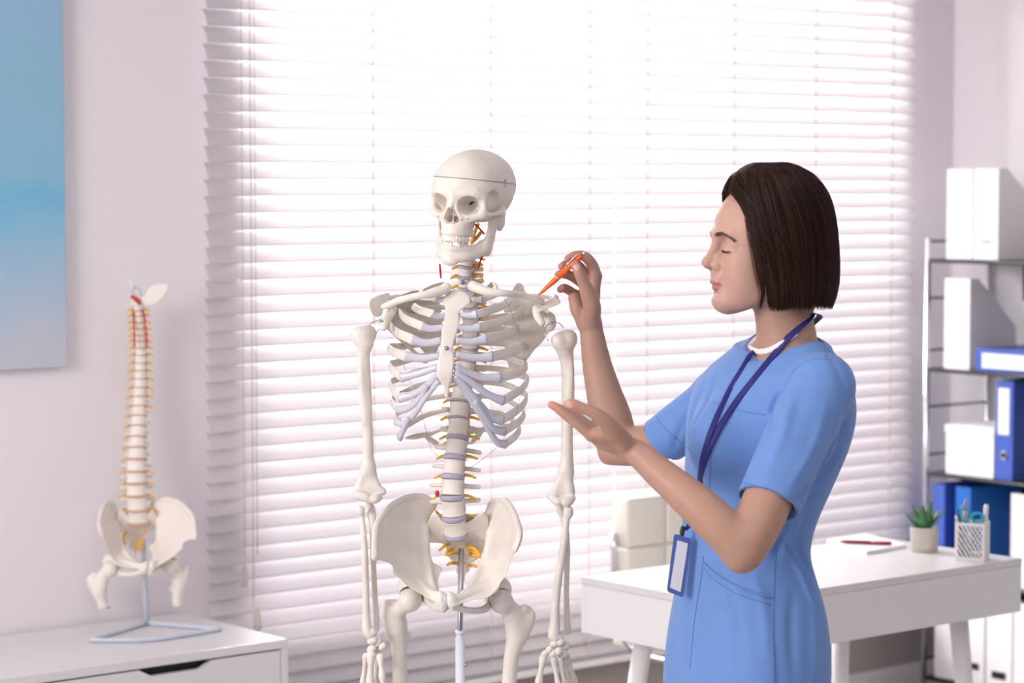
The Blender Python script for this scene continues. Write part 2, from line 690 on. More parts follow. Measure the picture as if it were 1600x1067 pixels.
def slat_mesh(L):
    v, f = [], []
    n = 8
    for x in (0.0, L):
        for side in (1, -1):
            for i in range(n + 1):
                s = (i / n - 0.5) * SW
                bow = 0.0035 * (1 - (2 * i / n - 1) ** 2)
                a, q = s, bow + side * 0.0011
                y = a * math.cos(TILTS) - q * math.sin(TILTS)
                z = a * math.sin(TILTS) + q * math.cos(TILTS)
                v.append((x, y, z))
    m = n + 1
    for side in (0, 1):
        for i in range(n):
            q = [side * m + i, side * m + i + 1, 2 * m + side * m + i + 1, 2 * m + side * m + i]
            f.append(q if side == 1 else q[::-1])
    nb = len(v)
    v += [v[i] for i in range(nb)]          # the caps have vertices of their own, so they do not bend the normals
    for e in (nb, nb + 2 * m):
        ring = [e + i for i in range(m)] + [e + m + i for i in range(m - 1, -1, -1)]
        f.append(ring if e > nb else ring[::-1])
    for i in (0, n):
        q = [i, m + i, 3 * m + i, 2 * m + i]
        f.append(q if i == 0 else q[::-1])
    return mesh_data('slat', v, f, M['slat'], True)


ZB0 = 0.298
NS = 50
for bi, (xa, xb, lab) in enumerate(((3.352, 4.7575, 'left white horizontal slat blind covering the window behind the skeleton'),
                                    (4.7605, 6.085, 'right white horizontal slat blind on the window behind the woman'))):
    root = empty('window_blind', (xa, BY, ZB0 - 0.03))
    tag(root, lab, 'blind', 'slat blinds side by side on the window')
    me = slat_mesh(xb - xa)
    for i in range(NS):
        o = obj('slat', me, root, (0, 0, 0.03 + i * PITCH + 0.02))
        o.rotation_euler = (RNG.uniform(-0.035, 0.035), 0, 0)
        o.rotation_euler[1] = RNG.uniform(-0.0006, 0.0006)
    v, f = box(0, xb - xa, -0.025, 0.025, 0, 0.018, 0.003)
    obj('bottom_rail', mesh_data('bottom_rail', v, f, M['white_matt'], False), root)
    v, f = box(0, xb - xa, -0.03, 0.03, 0.03 + NS * PITCH + 0.005, 0.03 + NS * PITCH + 0.055, 0.002)
    obj('head_rail', mesh_data('head_rail', v, f, M['white_matt'], False), root)
    for cx in ((0.125, 0.52, 0.93, 1.30) if bi == 0 else (0.12, 0.48, 0.84, 1.20)):
        ps = []
        for yy in (-0.021, 0.021):
            ps.append(box(cx - 0.0014, cx + 0.0014, yy - 0.001, yy + 0.001, 0.01, 0.03 + NS * PITCH + 0.01))
        v, f = merge(ps)
        obj('ladder_cord', mesh_data('ladder_cord', v, f, M['cord'], False), root)
    # lift cord with its tassels
    if bi == 0:
        ps = [sweep([(cx2, -0.036, z) for z in (0.45, 1.2, 2.2)], 0.0014, seg=6) for cx2 in (0.088, 0.128)]
        ps += [lathe([(0.002, 0.06), (0.007, 0.045), (0.009, 0.0), (0.004, -0.004)], (cx2, -0.036, z), 12) for cx2, z in ((0.088, 0.37), (0.128, 0.25))]
        v, f = merge(ps)
        obj('lift_cord', mesh_data('lift_cord', v, f, M['cord']), root)

# ---- painting on the window wall
def wall_x(px, y):
    s = (px - 800) / FPX
    d = y / (CA - s * SA)
    return d * (s * CA + SA), d


pxr, dpr = wall_x(102, YW - 0.03)
zb = CAMZ - (573 - 295.0) / FPX * dpr
root = empty('painting', (pxr - 0.85, YW - 0.03, zb))
tag(root, 'canvas painting in pale blue washes on the left wall', 'painting')
v, f = box(0, 0.85, -0.002, 0.028, 0, 1.15, 0.002)
canvas = bpy.data.materials.new('blue_wash')
canvas.use_nodes = True
nt = canvas.node_tree
b = nt.nodes['Principled BSDF']
b.inputs['Roughness'].default_value = 0.8
tc = nt.nodes.new('ShaderNodeTexCoord')
sp = nt.nodes.new('ShaderNodeSeparateXYZ')
nt.links.new(tc.outputs['Object'], sp.inputs[0])
no = nt.nodes.new('ShaderNodeTexNoise')
no.inputs['Scale'].default_value = 5
no.inputs['Detail'].default_value = 7
nt.links.new(tc.outputs['Object'], no.inputs['Vector'])
ma = nt.nodes.new('ShaderNodeMath')
ma.operation = 'MULTIPLY_ADD'
nt.links.new(no.outputs['Fac'], ma.inputs[0])
ma.inputs[1].default_value = 0.22
nt.links.new(sp.outputs['Z'], ma.inputs[2])
rp = nt.nodes.new('ShaderNodeValToRGB')
nt.links.new(ma.outputs[0], rp.inputs[0])
els = rp.color_ramp.elements
els[0].position = 0.16
els[0].color = (0.56, 0.60, 0.68, 1)
els[1].position = 1.0
els[1].color = (0.32, 0.53, 0.75, 1)
for p_, c_ in ((0.34, (0.40, 0.57, 0.74, 1)), (0.46, (0.28, 0.55, 0.76, 1)), (0.54, (0.19, 0.52, 0.76, 1)), (0.60, (0.27, 0.54, 0.73, 1)), (0.82, (0.29, 0.54, 0.71, 1))):
    e = els.new(p_)
    e.color = c_
nt.links.new(rp.outputs[0], b.inputs['Base Color'])
obj('canvas', mesh_data('canvas', v, f, canvas, False), root)

# ---- cabinet under the spine model
CTOP = 0.574
A = on_plane(450, 998, CTOP)
cx1, cy0 = A.x, A.y
root = empty('drawer_cabinet', (cx1 - 1.15, cy0, 0))
tag(root, 'low white drawer cabinet with a cut-out handle, by the left wall', 'cabinet')
W_, D_ = 1.15, YW - 0.016 - cy0
v, f = merge([box(0, W_, 0, D_, CTOP - 0.022, CTOP, 0.002), box(W_ - 0.02, W_, 0.0, D_, 0.05, CTOP - 0.0225, 0.001),
              box(0, 0.02, 0.0, D_, 0.05, CTOP - 0.0225, 0.001), box(0.02, W_ - 0.02, 0.02, D_, 0.05, 0.07), box(0.02, W_ - 0.02, D_ - 0.01, D_, 0.07, CTOP - 0.023)])
obj('body', mesh_data('body', v, f, M['white'], False), root)
for x_ in (0.02, W_ - 0.07):
    for y_ in (0.02, D_ - 0.07):
        v, f = box(x_, x_ + 0.05, y_, y_ + 0.05, 0, 0.05)
        obj('foot', mesh_data('foot', v, f, M['white'], False), root)
# the handle notch: located on the top drawer's front, a dark slot with sloped ends
n0 = on_plane(212, 1052, CTOP - 0.035)
for k_, (z0, z1) in enumerate(((CTOP - 0.165, CTOP - 0.026), (CTOP - 0.308, CTOP - 0.168), (0.075, CTOP - 0.311))):
    xa, xb = 0.023, W_ - 0.023
    hx0, hx1 = n0.x - (cx1 - W_), n0.x - (cx1 - W_) + 0.205
    fr = [(xa, z0), (xb, z0), (xb, z1), (hx1, z1), (hx1 - 0.035, z1 - 0.018), (hx0 + 0.035, z1 - 0.018), (hx0, z1), (xa, z1)]
    vv = [(x, 0.001, z) for x, z in fr] + [(x, 0.018, z) for x, z in fr]
    n_ = len(fr)
    ff = [[0, 1, 4], [1, 2, 3, 4], [0, 4, 5], [0, 5, 6, 7]]
    ff += [[i + n_ for i in q][::-1] for q in ff]
    ff += [[i, (i + 1) % n_ + 0, (i + 1) % n_ + n_, i + n_][::-1] for i in range(n_)]
    dr = obj('drawer', mesh_data('drawer', vv, ff, M['white'], False), root)
    v, f = box(hx0 - 0.01, hx1 + 0.01, 0.03, 0.035, z1 - 0.05, z1)
    obj('handle_recess', mesh_data('handle_recess', v, f, M['black'], False), dr)
# ================================================================ the anatomical skeleton
DS = 4.5                         # depth of the skeleton's middle
SPX = DS / FPX                   # metres per photo pixel there
SK = View('skeleton_model', (V(718, 990, 4.57)[0], 4.57, 0.0))
tag(SK.root, 'life-size off-white plastic human skeleton model hanging on a metal stand', 'skeleton')


def Q(px, py, d=DS):
    """view-frame point, px/py measured in the photo, flattened to the middle depth for plates"""
    return V(px, py, d)


def rz2(px, py):
    p = V(px, py, DS)
    return (p[0], p[2])


def pc(lst):
    """[(px,py,depth,radius in mm)] -> chain"""
    return [(V(a, b, d), r * 0.001) for a, b, d, r in lst]


def vol_px(x0, x1, y0, y1, d0, d1, h):
    a = V(x0, y1, (d0 + d1) / 2)
    b = V(x1, y0, (d0 + d1) / 2)
    return Vol((a[0], d0, a[2]), (b[0], d1, b[2]), h)


def depfn(pts):
    """smooth (thin-plate) depth field through (px,py,depth) samples"""
    P = np.array([rz2(a, b) for a, b, c in pts])
    C = np.array([c for a, b, c in pts])
    n = len(P)

    def ph(q):
        return 0.5 * q * np.log(q + 1e-12)
    q = ((P[:, None] - P[None]) ** 2).sum(2)
    if n < 4:
        A_ = np.c_[np.ones(n), P]
        w = np.linalg.lstsq(A_, C, rcond=None)[0]
        return lambda r, z: w[0] + w[1] * r + w[2] * z
    K = ph(q) + np.eye(n) * 2e-4
    T = np.c_[np.ones(n), P]
    A_ = np.zeros((n + 3, n + 3))
    A_[:n, :n], A_[:n, n:], A_[n:, :n] = K, T, T.T
    w = np.linalg.solve(A_, np.r_[C, 0, 0, 0])

    def f(r, z):
        out = w[n] + w[n + 1] * r + w[n + 2] * z
        for i in range(n):
            out = out + w[i] * ph((r - P[i, 0]) ** 2 + (z - P[i, 1]) ** 2)
        return out
    return f


def poly(pts, n=3):
    return smooth_poly([rz2(a, b) for a, b in pts], n)


# ---------------- skull
yaw = math.radians(21)
roll = math.radians(4.5)
Fs = np.array((-math.sin(yaw), -math.cos(yaw), 0.0))
Ls = np.array((math.cos(yaw), -math.sin(yaw), 0.0))
Us = np.array((0.0, 0, 1.0))
Ls, Us = Ls * math.cos(roll) - Us * math.sin(roll), Us * math.cos(roll) + Ls * math.sin(roll)
pit = math.radians(2)
OS = V(737.5, 292, 4.53)
BS = np.stack([Fs, Ls, Us])


def H(f, l, u):
    return OS + (Fs * f + Ls * l + Us * u) * 0.001


def mm(*a):
    return np.array(a) * 0.001


vs_ = Vol(OS + np.array((-0.105, -0.115, -0.165)), OS + np.array((0.105, 0.12, 0.085)), 0.0013)
cr = vs_
cr.ell(H(-2, 0, 4), mm(88, 69, 64), 0, R=BS)
cr.ell(H(-30, 0, 6), mm(60, 73, 60), 0.02, R=BS)
cr.ell(H(36, 0, 0), mm(50, 56, 55), 0.02, R=BS)
cr.ell(H(-30, 0, -28), mm(52, 52, 38), 0.02, R=BS)
# brow, cheek bones, arches
cr.chain([(H(76, -34, -11), 0.008), (H(84, -14, -12), 0.009), (H(84, 14, -12), 0.009), (H(76, 34, -11), 0.008)], 0.014)
for s in (-1, 1):
    cr.chain([(H(76, 34 * s, -11), 0.007), (H(66, 48 * s, -14), 0.0065), (H(61, 50.5 * s, -28), 0.0055), (H(62, 50 * s, -42), 0.0075)], 0.008)
    cr.chain([(H(84, 12 * s, -40), 0.005), (H(76, 24 * s, -52), 0.009), (H(64, 44 * s, -52), 0.0095), (H(52, 56 * s, -47), 0.0055),
              (H(30, 63.5 * s, -44), 0.0042), (H(5, 65 * s, -42), 0.0045), (H(-10, 60 * s, -42), 0.007)], 0.008)
    cr.ell(H(-16, 55 * s, -58), mm(12, 9, 21), 0.01, R=BS)
cr.ell(H(52, 0, -62), mm(34, 30, 34), 0.012, R=BS)          # maxilla
cr.ell(H(66, 0, -74), mm(27, 26, 22), 0.010, R=BS)
cr.ell(H(50, 0, -36), mm(34, 30, 22), 0.010, R=BS)
cr.chain([(H(88, 0, -20), 0.0065), (H(97, 0, -36), 0.0045)], 0.008)
for s in (-1, 1):
    cr.chain([(H(86, 5 * s, -20), 0.005), (H(91, 9 * s, -38), 0.004), (H(86, 16 * s, -56), 0.004)], 0.005)
# orbits, nose opening, hollows
for s in (-1, 1):
    a = math.radians(14) * s
    Fo = Fs * math.cos(a) + Ls * math.sin(a)
    Lo = Ls * math.cos(a) - Fs * math.sin(a)
    Ro = np.stack([Fo, Lo, Us])
    cr.ell(H(80, 29.5 * s, -31), mm(36, 18.5, 16), 0.004, 'sub', R=Ro)
    cr.ell(H(86, 31 * s, -33), mm(22, 19.5, 16.5), 0.004, 'sub', R=Ro)
    cr.ell(H(58, 45 * s, -76), mm(22, 13, 20), 0.008, 'sub', R=BS)
    cr.ell(H(38, 58 * s, -22), mm(20, 7, 20), 0.008, 'sub', R=BS)
    cr.cone(H(100, 5.5 * s, -60), H(100, 2 * s, -42), 0.0085, 0.0045, 0.002, 'sub')
    cr.cone(H(88, 6 * s, -60), H(90, 2.5 * s, -42), 0.0085, 0.0045, 0.002, 'sub')
    cr.cone(H(76, 6 * s, -59), H(80, 3 * s, -44), 0.0075, 0.005, 0.002, 'sub')
    cr.cone(H(62, 6 * s, -60), H(76, 6 * s, -59), 0.006, 0.0075, 0.002, 'sub')
    cr.cone(H(84, 30 * s, -57), H(70, 30 * s, -57), 0.0014, 0.0014, 0.0, 'sub')
cr.cone(H(82, 0, -66), H(80, 0, -42), 0.001, 0.001, 0.002)   # septum
# alveolar ridges
def arch(u, w, dep, r, n=15):
    out = []
    for i in range(n):
        t = math.radians(-78 + 156 * i / (n - 1))
        out.append((H(dep - 46 + 46 * math.cos(t), w * math.sin(t), u), r))
    return out


cr.chain(arch(-85, 27, 87, 0.0058), 0.006)
P, F = cr.mesh(2)
skull = SK.add('skull', P, F, M['bone'])
# cut line of the removable cap, a fine dark ring on the bone
ring = []
tree = BVHTree.FromPolygons([tuple(p) for p in P], F.tolist())
for i in range(96):
    a = 2 * math.pi * i / 96
    o_ = H(0, 0, 14)
    dv = Fs * math.cos(a) + Ls * math.sin(a)
    dv = dv + Us * (0.05 * math.cos(a) - 0.02)
    hit = tree.ray_cast(Vector(o_), Vector(dv))
    hits = hit
    st = Vector(o_)
    last = None
    for _ in range(4):
        h = tree.ray_cast(st, Vector(dv))
        if h[0] is None:
            break
        last = h[0]
        st = h[0] + Vector(dv) * 1e-4
    ring.append(np.array(last))
v, f = sweep(np.array(ring), 0.0006, closed=True, seg=6)
SK.add('cut_line', v, f, M['dark_metal'], skull)
for (f_, l_) in ((10, 1), (12, -1)):
    c0 = None
    o_ = H(f_, 0, 14)
    h = tree.ray_cast(Vector(H(f_, 130 * l_, 12)), Vector(-Ls * l_))
    if h[0] is not None:
        c0 = np.array(h[0])
        ps = [sweep([c0 + Us * 0.006 + Ls * l_ * 0.001, c0 + Ls * l_ * 0.004, c0 - Us * 0.006 + Ls * l_ * 0.001], 0.0007, seg=6),
              ico(c0 + Us * 0.006, 0.0018, 1), ico(c0 - Us * 0.006, 0.0018, 1)]
        v, f = merge(ps)
        SK.add('hook', v, f, M['steel'], skull)
for s in (-1, 1):                                           # dark slit at the back of each orbit
    v, f = sweep(catmull([H(46.5, 17 * s, -32), H(46.5, 20 * s, -28), H(47, 26 * s, -26)], 4), [0.0016, 0.002, 0.0008], seg=8)
    SK.add('orbital_fissure', v, f, M['black'], skull)

# ---------------- jaw
jw = Vol(OS + np.array((-0.085, -0.115, -0.165)), OS + np.array((0.085, 0.06, -0.03)), 0.0013)
jaw_pts = [(H(80, 0, -131), 0.0095), (H(76, 14, -130), 0.009), (H(62, 27, -127), 0.0085), (H(40, 37, -121), 0.0085), (H(16, 45, -110), 0.008)]
for s in (-1, 1):
    pts = [(OS + BS.T @ np.array([(BS @ (p - OS))[0], (BS @ (p - OS))[1] * s, (BS @ (p - OS))[2]]), r) for p, r in jaw_pts]
    jw.chain(pts, 0.008)
    jw.chain([(H(70, 8 * s, -118), 0.006), (H(62, 22 * s, -115), 0.006), (H(42, 31 * s, -110), 0.006), (H(26, 40 * s, -100), 0.005)], 0.010)
    # ramus: a flat plate made of flattened chains
    fl = (Ls, 0.42)
    jw.chain([(H(14, 46 * s, -110), 0.016), (H(12, 49 * s, -88), 0.0165), (H(12, 51 * s, -70), 0.013)], 0.010, flat=fl)
    jw.chain([(H(6, 51 * s, -72), 0.009), (H(-3, 53 * s, -52), 0.007)], 0.006, flat=(Ls, 0.8))
    jw.chain([(H(20, 50 * s, -72), 0.009), (H(25, 50 * s, -56), 0.0045)], 0.006, flat=fl)
jw.chain(arch(-113, 24, 85, 0.0055), 0.008)
jw.ell(H(84, 0, -136), mm(8, 14, 8), 0.010, R=BS)
P, F = jw.mesh(2)
jaw = SK.add('mandible', P, F, M['bone'])
# teeth: each its own sub-part
def tooth(c, nrm, side, w, h, t):
    v, f = ico((0, 0, 0), 1.0, 2)
    sg = np.sign(v)
    v = sg * np.abs(v) ** 0.65
    v = v / np.abs(v).max()
    taper = 1 - 0.18 * v[:, 2:3]
    return c + (nrm * v[:, :1] * t + side * v[:, 1:2] * w) * taper + Us * v[:, 2:3] * h, f


for upper in (True, False):
    n = 14
    for i in range(n):
        t = math.radians(-70 + 140 * (i + 0.5) / n)
        front = abs(i - (n - 1) / 2) < 2
        dep, w, u, hh = (90, 26.5, -95.5, 0.0058) if upper else (87, 24.5, -106.3, 0.0052)
        if abs(i - (n - 1) / 2) < 3.5 and abs(i - (n - 1) / 2) > 2.2:
            hh *= 1.12
        c = H(dep - 46 + 46 * math.cos(t), w * math.sin(t), u + (0.4 if i % 2 else 0))
        nr = Fs * math.cos(t) * 0.8 + Ls * math.sin(t)
        nr /= np.linalg.norm(nr)
        sd = np.cross(Us, nr)
        if not upper and i in (8, 9):
            continue
        v, f = tooth(c, nr, sd, (0.0036 if front else 0.0042) * (1 if upper else 0.88), hh, 0.0033)
        if not upper:
            v = c + (v - c) * np.array((1, 1, 1))
        SK.add('tooth', v, f, M['tooth'], skull if upper else jaw)

# ---------------- vertebrae
def vertebra(rx, ry, h, tp, sp, drop, tz=0.0):
    """local mm: x right, y away from the front, z up"""
    k = 0.001
    v = Vol((-(rx + tp + 6) * k, -(ry + 4) * k, -(h + drop + 8) * k), ((rx + tp + 6) * k, (ry + 22 + sp) * k, (h + 8) * k), 0.0012)
    rx_, ry_, h_ = rx * k, ry * k, h * k

    def body(X, Y, Z):
        wst = 1 - 0.13 * np.clip(1 - (Z / (h_ * 0.5)) ** 2, 0, 1)
        a = (np.sqrt((X / rx_) ** 2 + (Y / ry_) ** 2) - wst) * min(rx_, ry_)
        b = np.abs(Z) - h_ * 0.5
        return -smin(-a, -(b + 0 * a), 0.002)
    v.apply(body, (-rx_, -ry_, -h_ / 2), (rx_, ry_, h_ / 2), 0.0)
    for s in (-1, 1):
        v.chain([((s * rx_ * 0.6, ry_ * 0.7, h_ * 0.2), 4 * k), ((s * rx_ * 0.6, ry_ + 9 * k, h_ * 0.15), 4 * k)], 3 * k)
        v.chain([((s * rx_ * 0.6, ry_ + 7 * k, h_ * 0.1), 4.5 * k), ((s * (rx_ + tp * k), ry_ + (11) * k, tz * k), (4.2 if rx > 20 else 3) * k)], 3 * k)
        v.chain([((s * rx_ * 0.6, ry_ + 10 * k, h_ * 0.55), 4 * k), ((s * rx_ * 0.65, ry_ + 12 * k, -h_ * 0.55), 4 * k)], 3 * k)
        v.chain([((s * rx_ * 0.6, ry_ + 11 * k, 0), 3.5 * k), ((0, ry_ + 17 * k, 0), 3.5 * k)], 3 * k)
    v.chain([((0, ry_ + 17 * k, 0), 3.4 * k), ((0, ry_ + (17 + sp) * k, -drop * k), 3.4 * k)], 3 * k)
    P, F = v.mesh(1)
    return P, F


VT = {'c': vertebra(11, 8.5, 12.5, 11, 14, 6), 't': vertebra(15.5, 13, 20, 13, 22, 24, 3), 'l': vertebra(22, 16, 28, 22, 22, 4, 2)}
VME = {}
for k_, (P, F) in VT.items():
    VME[k_] = mesh_data('vertebra_' + k_, P, F, M['bone'])
# disc levels: (y, centre x, half width px of the column there, depth)
LEV = [(391, 733, 10, 4.555), (403, 730.5, 10.5, 4.555), (417, 727.5, 11, 4.555), (432, 726, 12, 4.56), (448, 727, 12.5, 4.57), (462, 730, 12.5, 4.585),
       (477, 733, 12.5, 4.60), (493, 734, 13, 4.61), (510, 734, 13.2, 4.62), (527, 734, 13.5, 4.625), (545, 733, 13.8, 4.63), (564, 730, 14.2, 4.63),
       (584, 726, 14.8, 4.625), (605, 722, 15.4, 4.615), (627, 718, 16, 4.605), (654, 716, 17, 4.595), (684, 714.5, 17.5, 4.58), (715, 710.5, 18, 4.565),
       (745, 707.5, 18.7, 4.555), (777, 706.5, 19.2, 4.55), (808, 709, 19.2, 4.56), (836, 712, 19.8, 4.58)]
BYAW = math.radians(-9)
SPINE = [np.array(V(x, y, d)) for y, x, hw, d in LEV]
for i in range(len(LEV) - 1):
    a, b = SPINE[i], SPINE[i + 1]
    hw = (LEV[i][2] + LEV[i + 1][2]) / 2 * SPX
    kind = 'c' if i < 5 else ('t' if i < 16 else 'l')
    gap = 0.004 if kind == 'c' else (0.0042 if kind == 't' else 0.0095)
    L = np.linalg.norm(a - b)
    P, F = VT[kind]
    base_h = {'c': .0125, 't': .020, 'l': .028}[kind]
    base_w = {'c': .011, 't': .0155, 'l': .022}[kind]
    o = obj('vertebra', VME[kind], SK.root, tuple((a + b) / 2 - SK.b))
    dr = (a - b) / L
    o.rotation_euler = (math.asin(-dr[1]) * 0.9, math.asin(dr[0]) * 0.9, BYAW)
    sc = hw / base_w
    o.scale = (sc, sc, (L - gap) / base_h)
me_d = {}
v, f = lathe([(0.001, -0.5), (0.93, -0.5), (1.02, -0.25), (1.03, 0.25), (0.93, 0.5), (0.001, 0.5)], seg=28)
me_disc = mesh_data('disc', v, f, M['disc'])
for i, (y, x, hw, d) in enumerate(LEV):
    if i == 0:
        continue
    hw_ = hw * SPX * 1.02
    gp = 0.0044 if i < 5 else (0.0048 if i < 16 else 0.0105)
    o = obj('disc', me_disc, SK.root, tuple(SPINE[i] - SK.b))
    o.scale = (hw_, hw_ * (0.8 if i < 16 else 0.74), gp)
    tl = (SPINE[min(i + 1, 21)] - SPINE[i - 1])
    tl = -tl / np.linalg.norm(tl)
    o.rotation_euler = (math.asin(-tl[1]), math.asin(tl[0]), BYAW)
# nerve stubs at each level, a pair
for i in range(1, len(LEV)):
    y, x, hw, d = LEV[i]
    w_ = hw * SPX
    for s in (-1, 1):
        ln = 0.020 if i < 6 else (0.022 if i > 14 else 0.020)
        a = SPINE[i] + np.array((s * w_ * 0.7, 0.014 if i < 6 else 0.02, 0.0015))
        e = SPINE[i] + np.array((s * (w_ + ln * (1.0 if s > 0 else 0.62)), 0.004 if i < 6 else 0.012, -0.004))
        v, f = sweep(catmull([a, (a + e) / 2 + np.array((0, 0, 0.002)), e], 4), [0.0032, 0.0032, 0.0026, 0.0022], seg=8)
        SK.add('nerve', v, f, M['nerve'])
# red arteries beside the neck
for pts in ([(687, 412, 4.53), (688, 424, 4.53), (689, 434, 4.54)],
            [(764, 372, 4.52), (760, 388, 4.51), (752, 404, 4.52), (747, 420, 4.54)],
            [(742, 350, 4.54), (750, 358, 4.54), (757, 366, 4.54)]):
    v, f = sweep(catmull([V(*p) for p in pts], 5), 0.0019, seg=8)
    SK.add('artery', v, f, M['artery'])
for pts in ([(747, 350, 4.57), (742, 362, 4.56), (738, 376, 4.55)], [(752, 362, 4.57), (744, 372, 4.56), (736, 380, 4.55)]):
    v, f = sweep(catmull([V(*p) for p in pts], 4), 0.0035, seg=8)
    SK.add('nerve', v, f, M['nerve'])
v, f = ico(V(683, 771, 4.545), (0.0046, 0.0045, 0.0062), 2)
SK.add('disc_bulge', v, f, M['artery'])

# ---------------- sternum
sp_ = poly([(700, 456), (709, 451), (719, 452), (733, 458), (736, 470), (728, 478), (719, 485), (720, 495), (717, 512), (712.5, 526), (710, 540), (712, 555), (710, 574), (708, 588),
            (704.5, 597), (704, 608), (700, 616.5), (696, 608), (694.5, 597), (686, 583), (684.8, 569), (687.6, 552), (691.5, 526), (692, 512), (696, 494), (697, 479), (694, 466)], 3)
vv = vol_px(675, 745, 440, 628, 4.36, 4.52, 0.0012)
stdep = depfn([(715, 455, 4.455), (708, 490, 4.428), (700, 540, 4.408), (698, 580, 4.403), (700, 615, 4.408), (685, 455, 4.459), (745, 455, 4.459), (680, 540, 4.412), (725, 540, 4.412), (680, 610, 4.412), (722, 610, 4.412)])
vv.plate(sp_, stdep, 0.0048, rnd=0.004)
P, F = vv.mesh(2)
st = SK.add('sternum', P, F, M['bone'])
c = V(698, 544, 4.396)
v, f = lathe([(0.0001, 0), (0.0042, 0), (0.0042, 0.002), (0.0024, 0.0022), (0.0024, 0.007), (0.0001, 0.0075)], seg=12)
v = v[:, [0, 2, 1]] * np.array((1, -1, 1)) + c
SK.add('bolt', v, f, M['steel'], st)
c = V(722.5, 441, 4.555)
v2 = v - V(698, 544, 4.396) + c
SK.add('bolt', v2, f, M['steel'])

# ---------------- ribs: (back y, side px, side y, bone end px, y) per side, then the cartilage route to the sternum
RL = [  # image left side; side = outermost point
    (470, 660, 468, 684, 468, [(696, 467)]),
    (486, 646, 478, 675, 490, [(684, 494), (695, 492)]),
    (503, 624, 487, 660, 510, [(674, 514), (694, 511)]),
    (521, 611, 508, 645, 531, [(666, 536), (690, 532)]),
    (540, 608, 543, 634.5, 557, [(660, 560), (687, 556)]),
    (559, 609, 570, 628.5, 589, [(652, 584), (685, 573)]),
    (579, 610, 598, 624.5, 622, [(646, 616), (666, 603), (687, 582)]),
    (600, 612, 625, 622, 640, [(640, 636), (658, 618), (667, 603)]),
    (622, 617, 650, 619.5, 658, [(632, 662), (648, 646), (664, 622), (686, 594)]),
    (645, 624, 676, 625, 682, [(632, 668), (638, 654)]),
    (672, 634, 684, 634, 685, None),
    (697, 662, 680, 662, 681, None)]
RR = [
    (470, 775, 462, 752, 468, [(736, 468)]),
    (486, 796, 468, 745, 491, [(732, 493), (720, 491)]),
    (503, 816, 484, 749, 511, [(732, 514), (714, 511)]),
    (521, 810, 512, 759, 529, [(738, 534), (712, 532)]),
    (540, 818, 540, 768, 557, [(742, 559), (712, 553)]),
    (559, 823, 572, 781, 590, [(756, 590), (732, 582), (711, 572)]),
    (579, 825, 592, 785, 626, [(764, 617), (740, 600), (711, 580)]),
    (600, 823, 620, 784, 656, [(768, 652), (752, 634), (732, 610), (711, 586)]),
    (622, 819, 645, 787, 674, [(772, 670), (758, 650), (742, 626)]),
    (645, 812, 668, 789, 694, [(776, 690), (762, 668), (746, 640), (727, 612), (709, 588)]),
    (672, 795, 664, 795, 665, None),
    (697, 758, 667, 758, 668, None)]


